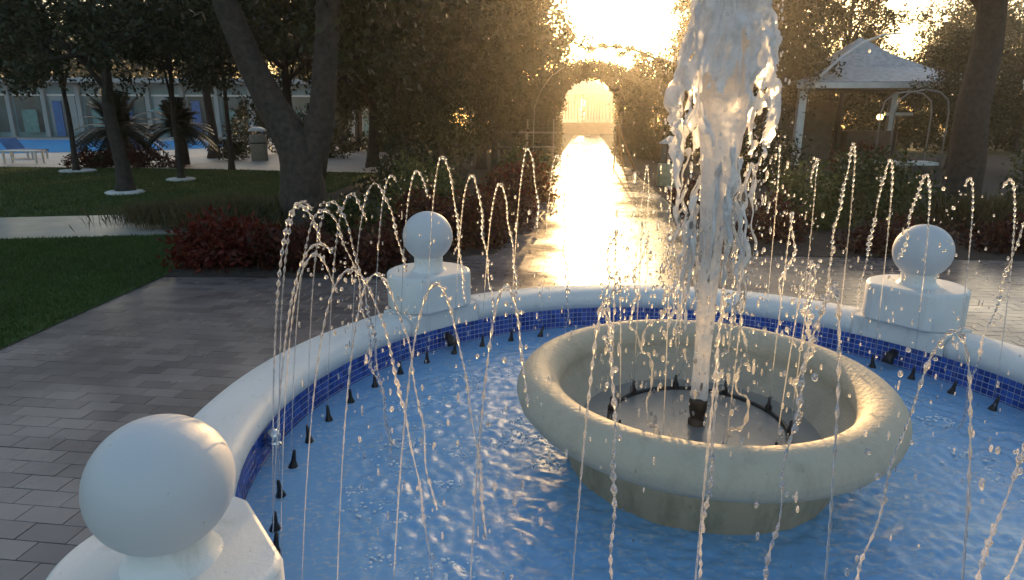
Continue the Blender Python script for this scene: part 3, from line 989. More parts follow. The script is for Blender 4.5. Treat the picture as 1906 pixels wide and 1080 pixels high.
# ------------------------------------------------------------------ vegetation
def leaf_cloud(n, centers, spread, size, R, flat=1.0, up=.0, aspect=.5):
    centers = np.asarray(centers, float)
    idx = R.integers(0, len(centers), n)
    spread = np.broadcast_to(np.asarray(spread, float), (len(centers),))[idx]
    off = R.normal(size=(n, 3)); off /= np.linalg.norm(off, axis=1)[:, None]
    off *= (R.uniform(0, 1, n) ** .55)[:, None]
    off[:, 2] *= flat
    P = centers[idx] + off * spread[:, None]
    d = R.normal(size=(n, 3)) + off * .6; d[:, 2] += up
    d /= np.linalg.norm(d, axis=1)[:, None]
    w = np.cross(d, R.normal(size=(n, 3))); w /= np.linalg.norm(w, axis=1)[:, None]
    L = size * R.uniform(.6, 1.4, n)
    W = L * aspect * .5
    tip = P + d * L[:, None]
    mid = P + d * (L * .45)[:, None]
    V = np.stack([P, mid - w * W[:, None], tip, mid + w * W[:, None]], 1).reshape(-1, 3)
    return V, np.arange(n * 4).reshape(-1, 4)

def make_tree(name, label, cat, h, trunk_r, clear, crown, n_leaf, leaf, mat, bark, seed, group=None, n_clump=60, clump=.6, limbs=7, lean=(0, 0)):
    """crown: (cx,cy,cz,rx,ry,rz) ellipsoid"""
    R = np.random.default_rng(seed)
    t_ = thing(name, label, cat, (0, 0, 0), 0, group)
    cx, cy, cz, rx, ry, rz = crown
    # trunk with root flare
    zz = np.linspace(-.05, cz, 14)
    f = (zz / cz).clip(0)
    pts = np.stack([cx * f ** 1.5 + .05 * trunk_r * np.sin(zz * 3) * 4, cy * f ** 1.5 + .05 * trunk_r * np.cos(zz * 2.3) * 4, zz], 1)
    rad = trunk_r * (1 - .6 * f.clip(0, 1)) * (1 + .5 * np.exp(-zz.clip(0) / .18))
    mb = MB().tube(pts, rad, 10)
    mb.build('trunk', bark, t_, True)
    # clump centres, more of them near the surface of the crown
    cl = R.normal(size=(n_clump, 3)); cl /= np.linalg.norm(cl, axis=1)[:, None]
    cl *= (R.uniform(.05, 1, n_clump) ** .4)[:, None]
    cl = cl * np.array([rx, ry, rz]) * R.uniform(.75, 1.08, (n_clump, 1)) + np.array([cx, cy, cz])
    lb = MB()
    for k in range(limbs):
        tgt = cl[k]
        st = pts[int(len(pts) * (.45 + .45 * k / max(1, limbs)))]
        u = np.linspace(0, 1, 9)[:, None]
        mid = (st + tgt) / 2 + np.array([0, 0, .15 * rz])
        pp = st * (1 - u) ** 2 + 2 * mid * u * (1 - u) + tgt * u ** 2
        lb.tube(pp, trunk_r * .42 * (1 - .85 * u[:, 0]), 6)
    tag(lb.build('branches', bark, t_, True), kind='stuff')
    mb = MB(); mb.add(*leaf_cloud(n_leaf, cl, R.uniform(.6, 1.25, n_clump) * clump, leaf, R))
    tag(mb.build('crown', mat, t_, False), kind='stuff')
    return t_

# --- the forked tree left of the fountain
big = thing('forked_tree', 'big tree with thick pale forked trunk beside the red shrubs left of the fountain', 'tree', (-3.36, 6.3, 0))
mb = MB()
mb.tube([(-.02, 0, -.05), (-.02, 0, .12), (0, 0, .4), (.02, 0, .9), (-.02, .02, 1.1), (-.12, .02, 1.3), (-.30, .05, 1.6), (-.56, .1, 2.15), (-.78, .1, 2.8), (-1.05, .1, 4.0), (-1.3, .1, 5.5)],
        [.46, .36, .30, .27, .26, .23, .19, .165, .15, .13, .09], 14)
mb.tube([(.10, .05, .75), (.18, .05, 1.1), (.32, .06, 1.6), (.42, .1, 2.4), (.50, .1, 3.2), (.55, .1, 4.2), (.6, .1, 5.4)], [.20, .19, .165, .15, .135, .12, .08], 12)
mb.tube([(.0, -.06, .2), (.16, -.12, .6), (.2, -.06, 1.1), (.2, 0, 1.5)], [.12, .12, .12, .1], 10)
mb.build('trunk', M['bark'], big, True)
R = np.random.default_rng(5)
cl = np.concatenate([np.array([-1.3, .1, 5.0]) + R.normal(size=(26, 3)) * np.array([1.0, 1.1, .8]), np.array([.8, .3, 5.0]) + R.normal(size=(30, 3)) * np.array([1.1, 1.2, .8]),
                     np.array([1.7, .8, 3.3]) + R.normal(size=(9, 3)) * np.array([.5, .6, .4])])
cl = np.concatenate([cl, np.array([-.1, 1.3, 3.2]) + R.normal(size=(22, 3)) * np.array([.7, .4, .55])])
lb = MB()
for k in range(0, 56, 5):
    st = np.array([-1.2, .1, 4.2]) if k < 26 else np.array([.55, .1, 4.0])
    lb.tube([st, (st + cl[k]) / 2 + np.array([0, 0, .15]), cl[k]], [.07, .05, .015], 6)
tag(lb.build('branches', M['bark'], big, True), kind='stuff')
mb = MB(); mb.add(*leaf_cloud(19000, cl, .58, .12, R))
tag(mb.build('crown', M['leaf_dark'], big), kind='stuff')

# --- prototypes
lawn_tree = make_tree('lawn_tree', 'dark lawn tree with a stout trunk in a white stone ring, nearest on the lawn', 'tree', 6, .15, 2.3,
                      (-.1, 0, 3.75, 2.6, 2.3, 1.75), 15000, .11, M['leaf_dark'], M['dark_bark'], 3, 'trees on the far lawn', n_clump=85, clump=.46)
lawn_tree.location = (-8.55, 11.1, 0)
young = make_tree('lawn_tree', 'slim young tree with a pale stone ring, right of the cycads', 'tree', 6, .075, 2.2,
                  (.1, 0, 3.9, 1.9, 1.9, 1.75), 9500, .11, M['leaf_dark'], M['dark_bark'], 4, 'trees on the far lawn', n_clump=60, clump=.45, limbs=5)
young.location = (-8.9, 14.1, 0)
dup(young, (-9.2, 17.8, 0), 1.3, 1.05, 'slim young tree at the lawn edge beside the left litter bin')
dup(young, (-13.2, 16.7, 0), 2.4, 1.05, 'slim young tree left of the cycads, in front of the pool')
dup(young, (-13.5, 13.6, 0), 3.9, 1.1, 'slim tree with a low drooping crown at the left edge of the photo')
dup(lawn_tree, (-15.6, 16.6, 0), 2.0, 1.0, 'broad dark tree behind the nearest lawn tree, its crown low over the pool')
dup(lawn_tree, (-6.6, 15.5, 0), 4.0, 1.05, 'broad dark tree between the litter bin and the forked tree')
dup(lawn_tree, (-18.5, 19.5, 0), 5.0, 1.2, 'broad dark tree at the left edge of the photo beside the pool')
dup(lawn_tree, (-12.5, 24.0, 0), 1.0, 1.35, 'broad dark tree behind the cycads on the pool deck')
# pale stone rings at the foot of the lawn trees
def stone_ring(x, y, r, label):
    t_ = thing('stone_ring', label, 'stone edging', (x, y, 0), RNG.uniform(0, 6), 'pale stones round the lawn trees')
    n = 14
    for k in range(n):
        q = 2 * PI * k / n
        m_ = MB().sphere((r * math.cos(q), r * math.sin(q), .015), .10, 8, 5, (1, 1, 1))
        v = m_.v[-1]; c0 = np.array([r * math.cos(q), r * math.sin(q), .015])
        m_.v[-1] = c0 + (v - c0) * np.array([RNG.uniform(.9, 1.5), RNG.uniform(.9, 1.5), .5])
        m_.build('stone', M['white_stone'], t_, True)
for x, y, r, lab in ((-8.55, 11.1, .24, 'ring of pale stones round the stout nearest lawn tree'), (-8.9, 14.1, .22, 'ring of pale stones round the slim tree right of the cycads'),
                     (-13.2, 16.7, .36, 'ring of pale stones round the slim tree by the pool'), (-13.5, 13.6, .26, 'ring of pale stones cut off by the left edge of the photo')):
    stone_ring(x, y, r, lab)

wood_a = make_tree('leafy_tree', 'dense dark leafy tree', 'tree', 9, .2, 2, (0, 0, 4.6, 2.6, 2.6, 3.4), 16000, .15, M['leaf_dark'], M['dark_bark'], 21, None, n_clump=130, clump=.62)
wood_b = make_tree('leafy_tree', 'bushy olive green tree', 'tree', 8, .16, 1, (0, 0, 3.9, 2.2, 2.2, 3.3), 13000, .15, M['leaf_olive'], M['dark_bark'], 22, None, n_clump=110, clump=.58)
cyp = make_tree('cypress', 'narrow column of olive green foliage', 'tree', 6, .1, .3, (0, 0, 2.7, .62, .62, 2.6), 6000, .10, M['leaf_olive'], M['dark_bark'], 23, None, n_clump=70, clump=.32, limbs=4)
GA = 'trees massed left of the sunlit gap'
GB = 'trees massed right of the sunlit gap'
LA = 'dense dark tree in the wood between the forked tree and the sunlit gap'
LB = 'dense dark tree in the wood right of the sunlit gap, behind the plume'
spots_left = [(-3.4, 14.5, .85, 'a'), (-1.6, 18.0, .95, 'b'), (-5.2, 19.5, 1.0, 'a'), (-.9, 24.0, 1.15, 'a'), (-3.6, 27.0, 1.2, 'a'), (-6.3, 31, 1.2, 'a'), (-.2, 33.0, 1.2, 'b'), (-9.5, 36, 1.1, 'a'),
              (-2.2, 11.4, .62, 'b')]
first = {'a': True, 'b': True}
for x, y, sc, kd in spots_left:
    src = wood_a if kd == 'a' else wood_b
    if first[kd]:
        o = src; o.location = (x, y, 0); o.scale = (sc,) * 3; first[kd] = False
        tag(o, LA, None, GA)
    else:
        dup(src, (x, y, 0), RNG.uniform(0, 6), sc, LA, GA)
spots_right = [(8.7, 26.0, 1.15, 'a'), (8.2, 21.5, .85, 'a'), (6.5, 21.0, .72, 'b'), (11.5, 31, 1.25, 'a'), (10.2, 34, 1.2, 'b'), (12.2, 40.0, 1.3, 'a'), (15, 36, 1.0, 'b'), (20, 40, 1.1, 'a'), (26, 38, 1.2, 'a'),
               (31, 44, 1.3, 'a'), (24, 30, .9, 'b')]
for x, y, sc, kd in spots_right:
    dup(wood_a if kd == 'a' else wood_b, (x, y, 0), RNG.uniform(0, 6), sc, LB, GB)
cyp.location = (-1.15, 15.6, 0); tag(cyp, 'narrow olive green columnar tree left of the white rail fence')
# big trunk on the right, and a small tree that screens the gazebo
dup(wood_b, (13.0, 18.3, 0), 1.1, .62, 'small dense dark tree screening the right half of the gazebo', 'trees beside the gazebo')
rt = make_tree('leafy_tree', 'big tree with a thick dark trunk right of the round white finial', 'tree', 8, .30, 3, (.1, 0, 5.6, 2.8, 2.6, 2.0), 15000, .12, M['leaf_dark'], M['dark_bark'], 31, None, n_clump=95, clump=.55)
rt.location = (6.72, 8.6, 0)
rt2 = make_tree('leafy_tree', 'loose tree showing bright sky between its leaves above the gazebo', 'tree', 8, .14, 2, (0, 0, 6.6, 2.4, 2.4, 2.2), 6500, .16, M['leaf_olive'], M['dark_bark'], 32, None, n_clump=70, clump=.5)
rt2.location = (13.9, 27.5, 0)
# far wood closing the horizon
R = np.random.default_rng(77)
xs_ = np.concatenate([R.uniform(-90, 0, 260), R.uniform(14, 90, 220), R.uniform(0, 14, 26)])
zt_ = np.concatenate([R.uniform(0, 8.5, 480), R.uniform(0, 5.0, 26)])
zt_[xs_ < -6] *= 1.75
cl = np.stack([xs_, 86 + R.normal(0, 3, len(xs_)), zt_], 1)
mb = MB(); mb.add(*leaf_cloud(60000, cl, 2.1, .62, R))
tag(mb.build('far_wood', M['leaf_dark']), 'dark wood closing the view beyond the garden', 'wood', kind='stuff')

# --- clipped hedge arch over the path
arch = thing('hedge_arch', 'dark leafy hedge arch over the sunlit path', 'hedge arch', (2.58, 26.0, 0), math.radians(-5.5))
R = np.random.default_rng(41)
cl = []
hwid, hgt = 1.12, 3.25
for q in np.linspace(0, PI, 60):
    for lay in range(4):
        rr2 = hwid + .15 + lay * .38
        cl.append((rr2 * math.cos(q), R.uniform(-.6, .6), 2.15 + (1.0 + .13 + lay * .16) * math.sin(q)))
for z in np.linspace(.1, 2.15, 14):
    for lay in range(4):
        for sgn in (-1, 1):
            cl.append((sgn * (hwid + .15 + lay * .38), R.uniform(-.6, .6), z))
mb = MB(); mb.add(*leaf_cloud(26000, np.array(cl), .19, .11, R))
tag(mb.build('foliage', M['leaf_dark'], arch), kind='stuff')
hoop = [(-hwid - .3, 0, 0), (-hwid - .3, 0, 2.1)] + [((hwid + .3) * -math.cos(q), 0, 2.15 + 1.15 * math.sin(q)) for q in np.linspace(.1, PI - .1, 16)] + [(hwid + .3, 0, 2.1), (hwid + .3, 0, 0)]
for yy in (-.4, .4):
    MB().tube(np.array(hoop) + np.array([0, yy, 0]), .03, 8).build('hoop', M['dark_metal'], arch, True)
# untidy bough reaching across above the arch
bough = thing('hanging_bough', 'leafy bough hanging across the bright gap above the hedge arch', 'bough', (0, 0, 0))
MB().tube([(5.6, 26.6, 3.9), (4.4, 26.4, 4.35), (3.2, 26.2, 4.45), (2.5, 26.2, 4.30)], [.06, .05, .03, .012], 7).build('branch', M['dark_bark'], bough, True)
mb = MB(); mb.add(*leaf_cloud(1100, [(4.9, 26.5, 4.15), (4.3, 26.4, 4.38), (3.7, 26.3, 4.45), (3.1, 26.2, 4.45), (2.6, 26.2, 4.35), (3.9, 26.3, 4.15)], .22, .11, R, flat=.5))
tag(mb.build('foliage', M['leaf_dark'], bough), kind='stuff')

# --- shrubs
def shrub(name, label, cat, loc, rx, ry, h, mat, n, leaf, seed, group=None, spiky=False, mat2=None, n2=0):
    R = np.random.default_rng(seed)
    t_ = thing(name, label, cat, loc, R.uniform(0, 6) * 0, group)
    k = max(10, int(n / 60))
    cl = R.normal(size=(k, 3)); cl /= np.linalg.norm(cl, axis=1)[:, None]; cl[:, 2] = np.abs(cl[:, 2])
    cl *= (R.uniform(.1, 1, k) ** .45)[:, None]
    cl = cl * np.array([rx, ry, h]) * .86
    mb = MB()
    if spiky:
        b = np.stack([R.normal(0, rx * .5, n), R.normal(0, ry * .5, n), np.zeros(n)], 1)
        d = np.stack([R.normal(0, .28, n), R.normal(0, .28, n), np.ones(n)], 1); d /= np.linalg.norm(d, axis=1)[:, None]
        L = h * R.uniform(.5, 1.15, n)
        w = np.cross(d, R.normal(size=(n, 3))); w /= np.linalg.norm(w, axis=1)[:, None]
        mid = b + d * (L * .55)[:, None]
        tip = b + d * L[:, None] + np.stack([R.normal(0, .12, n) * L, R.normal(0, .12, n) * L, -.12 * L], 1)
        mb.add(np.stack([b - w * leaf * .2, mid - w * leaf * .25, tip, mid + w * leaf * .25], 1).reshape(-1, 3), np.arange(n * 4).reshape(-1, 4))
    else:
        mb.add(*leaf_cloud(n, cl, min(rx, ry, h) * .42, leaf, R, up=.3))
        st = MB()
        for q in range(7):
            st.tube([(R.normal(0, .06), R.normal(0, .06), -.03), cl[q] * .5, cl[q]], [.014, .010, .004], 5)
        tag(st.build('stems', M['dark_bark'], t_, True), kind='stuff')
    tag(mb.build('foliage', mat, t_), kind='stuff')
    if mat2:
        top = cl[cl[:, 2] > h * .3]
        mb = MB(); mb.add(*leaf_cloud(n2, top if len(top) > 3 else cl, min(rx, ry, h) * .45, leaf * .8, R, up=.8, aspect=.9))
        tag(mb.build('blossom', mat2, t_), kind='stuff')
    return t_

S = shrub
# left bed
S('red_shrub', 'bright red mounded shrub at the corner of the lawn and the paving', 'shrub', (-3.62, 4.45, 0), .55, .5, .55, M['leaf_red'], 3600, .07, 51)
S('red_shrub', 'dark red shrub between the bright red mound and the forked tree', 'shrub', (-2.85, 4.35, 0), .55, .45, .42, M['leaf_maroon'], 2600, .07, 52)
S('red_shrub', 'low maroon shrub at the paving edge left of the middle white ball', 'shrub', (-2.15, 4.35, 0), .55, .45, .40, M['leaf_maroon'], 2400, .07, 53)
S('straw_grass', 'straw coloured ornamental grass beside the pale path', 'ornamental grass', (-5.35, 7.0, 0), .75, .45, .42, M['leaf_straw'], 2200, .03, 54, spiky=True)
S('straw_grass', 'brownish ornamental grass clump behind the bright red mound', 'ornamental grass', (-4.5, 6.9, 0), .8, .6, .5, M['leaf_straw'], 2400, .03, 55, spiky=True)
S('green_shrub', 'olive grassy clump between the straw grass and the forked trunk', 'shrub', (-3.95, 6.2, 0), .55, .5, .55, M['leaf_olive'], 1800, .04, 56, spiky=True)
S('green_shrub', 'small green shrub at the foot of the forked tree', 'shrub', (-2.75, 6.3, 0), .5, .45, .6, M['leaf_mid'], 2000, .07, 57)
S('green_shrub', 'tall light green shrub behind the jets right of the forked tree', 'shrub', (-2.05, 7.6, 0), .75, .6, 1.15, M['leaf_light'], 2600, .08, 58)
S('green_shrub', 'dark green shrub under the light green one', 'shrub', (-1.75, 6.6, 0), .7, .5, .8, M['leaf_mid'], 2400, .08, 59)
S('maroon_shrub', 'dark maroon flowering shrub right behind the middle white ball', 'shrub', (-1.65, 5.35, 0), .6, .45, .75, M['leaf_maroon'], 3000, .07, 60)
S('maroon_shrub', 'maroon flowering shrub at the corner of bed and path', 'shrub', (-1.05, 5.75, 0), .42, .6, .72, M['leaf_maroon'], 2600, .07, 61, mat2=M['leaf_red'], n2=300)
S('maroon_shrub', 'reddish shrub lit by the sun along the left path edge', 'shrub', (-.72, 7.2, 0), .5, .8, .9, M['leaf_maroon'], 2600, .08, 62, mat2=M['leaf_red'], n2=500)
S('rust_shrub', 'orange brown shrub behind the reddish one on the left path edge', 'shrub', (-.35, 10.0, 0), .6, .9, 1.0, M['leaf_rust'], 2200, .09, 63)
S('green_shrub', 'green shrub in front of the white rail fence', 'shrub', (-.5, 12.6, 0), .8, .8, 1.2, M['leaf_mid'], 2400, .10, 64)
S('green_shrub', 'dark bushy shrub at the left foot of the hedge arch', 'shrub', (.35, 21.5, 0), .9, 1.2, 1.6, M['leaf_dark'], 2200, .12, 65)
S('green_shrub', 'broad dark shrub below the columnar tree', 'shrub', (-2.6, 10.4, 0), 1.1, .8, 1.3, M['leaf_dark'], 3000, .10, 66)
# right bed
S('red_shrub', 'small red flowering shrub right of the sunlit path, behind the plume', 'shrub', (2.35, 8.6, 0), .35, .6, .55, M['leaf_maroon'], 1700, .07, 71, mat2=M['leaf_red'], n2=350)
S('green_shrub', 'low green shrub at the corner of path and right bed', 'shrub', (2.6, 6.1, 0), .6, .6, .5, M['leaf_maroon'], 2000, .07, 72)
S('green_shrub', 'light green leafy shrub between the plume and the round bush', 'shrub', (3.45, 7.0, 0), .65, .6, .95, M['leaf_light'], 2300, .08, 73)
S('green_shrub', 'broad dark green round bush left of the right white ball', 'shrub', (4.75, 7.6, 0), 1.1, .9, 1.05, M['leaf_mid'], 4000, .08, 74)
S('maroon_shrub', 'dark maroon low shrub along the right paving edge', 'shrub', (3.7, 5.25, 0), .8, .4, .40, M['leaf_maroon'], 2400, .06, 75)
S('maroon_shrub', 'maroon low shrub behind the right white ball', 'shrub', (5.2, 5.3, 0), .8, .45, .48, M['leaf_maroon'], 2600, .06, 76)
S('maroon_shrub', 'dark maroon shrub at the right edge of the photo', 'shrub', (6.7, 5.2, 0), .8, .5, .55, M['leaf_maroon'], 2600, .06, 77)
S('straw_grass', 'pale dry clump behind the right white ball', 'ornamental grass', (5.9, 6.7, 0), .7, .5, .6, M['leaf_straw'], 1600, .03, 78, spiky=True)
S('green_shrub', 'dark shrub at the foot of the big right trunk', 'shrub', (7.3, 7.3, 0), .9, .7, .9, M['leaf_dark'], 2800, .08, 79)
S('green_shrub', 'dark shrub in the corner beyond the right edge', 'shrub', (8.8, 7.1, 0), 1.0, .7, 1.2, M['leaf_dark'], 2600, .08, 80)
S('green_shrub', 'shadowy shrub between lantern and gazebo', 'shrub', (5.2, 13.2, 0), 1.2, .9, 1.5, M['leaf_dark'], 3400, .10, 81)
S('green_shrub', 'dark low shrub behind the round bush', 'shrub', (6.6, 11.2, 0), 1.2, .9, .9, M['leaf_dark'], 3000, .09, 82)
S('green_shrub', 'dark shrub at the right foot of the hedge arch', 'shrub', (4.9, 23.0, 0), .8, 1.2, 1.7, M['leaf_dark'], 2200, .12, 83)
S('green_shrub', 'yellowish green shrub lit between the right trunk and the second pavilion', 'shrub', (13.8, 15.0, 0), 1.4, .9, 1.9, M['leaf_light'], 3000, .12, 84)
S('red_hedge', 'orange red clipped hedge in front of the gazebo', 'hedge', (9.6, 17.4, 0), 1.0, .5, .95, M['leaf_rust'], 3000, .09, 85, mat2=M['leaf_red'], n2=500)
S('red_hedge', 'long low reddish brown hedge under the cycads at the far lawn edge', 'hedge', (-13.0, 18.6, 0), 2.3, .5, .78, M['leaf_maroon'], 6500, .09, 86)
S('green_shrub', 'tall dark shrub on the pool deck behind the litter bin', 'shrub', (-12.2, 27.0, -.02), 1.4, .8, 2.8, M['leaf_dark'], 2800, .15, 94)
S('green_shrub', 'tall dark shrub on the pool deck seen through the forked trunk', 'shrub', (-8.4, 24.0, -.02), 1.5, .8, 2.6, M['leaf_dark'], 2800, .14, 95)
S('box_hedge', 'dark green boxy hedge beside the left litter bin', 'hedge', (-11.2, 22.6, 0), .55, .5, 1.15, M['leaf_dark'], 2000, .10, 87)

# --- cycads
def cycad(label, loc, n, L, th_, seed):
    R = np.random.default_rng(seed)
    t_ = thing('cycad', label, 'cycad palm', loc, 0, 'cycads by the pool')
    MB().tube([(0, 0, -.05), (.02, 0, th_ * .5), (0, .02, th_)], [.24, .2, .17], 10).build('trunk', M['dark_bark'], t_, True)
    for k in range(n):
        q = R.uniform(0, 2 * PI); el = R.uniform(-.1, 1.35)
        u = np.linspace(0, 1, 10)
        rr2 = L * u * math.cos(el); zz = th_ + L * u * math.sin(el) - .55 * L * u ** 2 * math.cos(el)
        pts = np.stack([rr2 * math.cos(q), rr2 * math.sin(q), zz], 1)
        m = MB().tube(pts, .014 * (1 - .7 * u), 4)
        side = np.array([-math.sin(q), math.cos(q), 0])
        V, F = [], []
        for i_ in range(1, 10):
            for sg in (-1, 1):
                for h_ in (0, .5):
                    p = pts[i_ - 1] * (1 - h_) + pts[i_] * h_
                    tipp = p + side * sg * .40 * (1 - .5 * u[i_]) + (pts[i_] - pts[i_ - 1]) * .8 + np.array([0, 0, -.04])
                    b_ = len(V)
                    V += [p, p + (pts[i_] - pts[i_ - 1]) * .55, tipp]; F.append([b_, b_ + 1, b_ + 2])
        m.add(np.array(V), F)
        m.build('frond', M['leaf_cycad'], t_)
    return t_
cycad('larger dark spiky cycad behind the stout nearest lawn tree', (-13.6, 19.7, 0), 80, 1.45, 1.15, 91)
cycad('smaller dark spiky cycad right of the larger one', (-11.9, 20.2, 0), 66, 1.15, 1.2, 92)

# ------------------------------------------------------------------ far left: pool and pool building
pool = [(-36, 27.2), (-23, 27.3), (-19.0, 29.5), (-17.0, 33), (-18.0, 39), (-23, 45), (-36, 47), (-60, 47), (-60, 29)]
MB().add([(x, y, -.012) for x, y in pool], [list(range(len(pool)))]).build('swimming_pool', M['swim_water'])['kind'] = 'structure'
bld = thing('pool_building', 'long pale blue and white building behind the swimming pool', 'building', (-36, 55, 0), math.radians(4))
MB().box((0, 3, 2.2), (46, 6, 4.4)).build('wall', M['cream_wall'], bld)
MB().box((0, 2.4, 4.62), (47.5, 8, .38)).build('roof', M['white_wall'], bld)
for k in range(16):
    x = -21.5 + k * 2.85
    MB().box((x, -.2, 2.1), (.34, .34, 4.2)).build('column', M['white_wall'], bld)
    w_ = MB().box((x + 1.42, -.02, 1.9), (2.1, .12, 3.0)).build('window', M['glass_dark'] if k % 3 else M['white_wall'], bld)
    MB().box((x + 1.42, -.1, 3.46), (2.3, .1, .14)).build('frame', M['white_metal'], w_)
    if k % 2 == 0:
        MB().box((x + 1.1, -.35, 1.55), (.7, .12, 2.9)).build('curtain', M['blue_cloth'], bld)
    else:
        MB().box((x + 1.6, -.33, 1.3), (1.2, .1, 1.9)).build('screen', M['teal_cloth'], bld)
# closed parasols and sun loungers by the pool
def parasol(label, loc):
    t_ = thing('parasol', label, 'parasol', loc, 0, 'parasols by the pool')
    MB().tube([(0, 0, 0), (0, 0, 2.6)], .03, 8).build('pole', M['white_metal'], t_, True)
    MB().lathe([(1.25, 2.05), (1.2, 2.12), (.6, 2.42), (.02, 2.62)], 8).build('canopy', M['teal_cloth'], t_)
    MB().lathe([(.3, 0), (.3, .06), (.001, .07)], 16).build('base', M['white_stone'], t_)
parasol('teal parasol standing before the pool building, left of the other', (-31.5, 49.5, 0))
parasol('teal parasol standing behind the pool, right of the other', (-28.0, 50.5, 0))
def lounger(label, loc, rz):
    t_ = thing('sun_lounger', label, 'sun lounger', loc, rz, 'sun loungers by the pool')
    MB().box((0, 0, .32), (.66, 1.35, .07)).build('seat', M['blue_cloth'], t_)
    MB().box((0, .92, .52), (.66, .62, .07), R=Matrix.Rotation(.75, 3, 'X')).build('backrest', M['blue_cloth'], t_)
    for sx in (-.28, .28):
        for sy in (-.6, .55):
            MB().box((sx, sy, .14), (.05, .05, .285)).build('leg', M['white_metal'], t_)
lounger('dark blue sun lounger at the left edge of the photo by the pool', (-19.6, 23.6, -.02), 1.2)
lounger('dark blue sun lounger behind the low hedge by the pool', (-15.4, 24.2, -.02), .9)
tb_ = thing('side_table', 'low white table on the pool deck at the left edge of the photo', 'table', (-17.6, 20.6, -.02))
MB().box((0, 0, .42), (1.3, .5, .05)).build('tabletop', M['white_metal'], tb_)
for sx in (-.55, .55):
    for sy in (-.18, .18):
        MB().box((sx, sy, .197), (.05, .05, .394)).build('leg', M['white_metal'], tb_)

# litter bins
lb_ = thing('litter_bin', 'round beige litter bin with a white domed lid by the pool deck', 'bin', (-10.1, 22.4, -.02))
MB().lathe([(.29, 0), (.30, .04), (.30, .92), (.27, .95), (.001, .95)], 28).build('body', M['bin_body'], lb_, True)
MB().lathe([(.31, .62), (.312, .63), (.312, .66), (.31, .67)], 28).build('band', M['dark_metal'], lb_, True)
for q in range(4):
    MB().box((.24 * math.cos(q * PI / 2 + .4), .24 * math.sin(q * PI / 2 + .4), 1.01), (.04, .04, .13)).build('lid_post', M['dark_metal'], lb_)
MB().lathe([(.33, 1.07), (.33, 1.10), (.26, 1.17), (.12, 1.22), (.001, 1.23)], 28).build('lid', M['white_metal'], lb_, True)
ln = thing('garden_lantern', 'squat bollard lantern with pale yellowish body and dark glazed top beside the path', 'lantern', (2.95, 12.9, 0))
MB().lathe([(.24, 0), (.25, .03), (.25, .48), (.22, .52), (.001, .52)], 24).build('body', M['lantern_body'], ln, True)
MB().lathe([(.19, .52), (.19, .95), (.001, .95)], 24).build('glass', M['glass_dark'], ln, True)
for q in range(6):
    MB().box((.205 * math.cos(q * PI / 3), .205 * math.sin(q * PI / 3), .735), (.025, .025, .43), rz=q * PI / 3).build('bar', M['dark_metal'], ln)
MB().lathe([(.25, .95), (.25, .98), (.12, 1.06), (.05, 1.12), (.001, 1.13)], 24).build('cap', M['white_metal'], ln, True)

# wooden easel beside the path
ea = thing('easel', 'sunlit wooden easel standing at the right path edge before the hedge arch', 'easel', (2.62, 18.5, 0))
MB().bar((-.02, 0, 1.3), (-.12, -.35, 0), .05, .05).build('leg', M['wood'], ea)
MB().bar((.02, 0, 1.3), (.55, -.25, 0), .05, .05).build('leg', M['wood'], ea)
MB().bar((.0, .02, 1.28), (.3, .4, 0), .05, .05).build('leg', M['wood'], ea)
MB().bar((.02, -.12, .72), (.30, -.12, .72), .04, .04).build('crossbar', M['wood'], ea)

# white rail fence left of the arch
rf = thing('rail_fence', 'white two rail fence among the shrubs left of the hedge arch', 'fence', (0, 19.5, 0), math.radians(-3))
for x in (-2.0, -1.1, -.15, .7):
    MB().box((x, 0, .75), (.045, .045, 1.5)).build('post', M['dull_metal'], rf)
for z in (.62, 1.08):
    MB().box((-.65, -.045, z), (2.9, .03, .05)).build('rail', M['dull_metal'], rf)
# bent pole over the path edge
hp = thing('curved_pole', 'thin pale pole curving over towards the hedge arch at the left path edge', 'pole', (-.2, 12.0, 0))
MB().tube([(0, 0, 0), (0, 0, 1.0), (.02, 0, 1.7), (.14, 0, 2.05), (.36, 0, 2.35), (.62, 0, 2.52)], [.010, .010, .009, .009, .008, .006], 8).build('pole', M['dull_metal'], hp, True)
MB().lathe([(.05, 0), (.04, .04), (.001, .04)], 12).build('base', M['dark_metal'], hp)

# ------------------------------------------------------------------ far end of the path: white draped pavilion
pv = thing('draped_pavilion', 'bright white draped pavilion seen through the hedge arch', 'pavilion', (7.4, 74, 0), math.radians(-6))
MB().box((0, 2.5, .62), (9, 6, 1.24)).build('stage', M['brown_wall'], pv)
for x in (-3.2, 0, 3.2):
    MB().box((x, .1, 2.9), (.22, .22, 3.3)).build('post', M['white_wall'], pv)
for x0 in (-3.1, .1):
    V, F = [], []
    nx = 40
    for k in range(nx + 1):
        u = k / nx
        x = x0 + u * 3.0
        y = .12 * math.sin(u * 40)
        zt2 = 4.3 - .7 * (1 - abs(2 * u - 1)) * 0 
        pinch = .35 * math.sin(u * PI)
        V += [(x, y, 1.25), (x + (u - .5) * -.4, y * .6, 2.9), (x, y * .3, zt2)]
        if k:
            b_ = 3 * (k - 1)
            F += [[b_, b_ + 3, b_ + 4, b_ + 1], [b_ + 1, b_ + 4, b_ + 5, b_ + 2]]
    MB().add(V, F).build('drape', M['white_drape'], pv, True)
    for k in range(7):
        MB().tube([(x0 + .5 + k * .33, -.22, 1.6), (x0 + .5 + k * .33, -.22, 3.6)], .035, 6).build('cord', M['brown_wall'], pv)
MB().lathe([(4.7, 4.3), (4.5, 4.5), (2.6, 5.6), (.02, 6.3)], 4, (0, 2.6, 0), PI / 4, PI / 4 + 2 * PI).build('roof', M['white_drape'], pv)

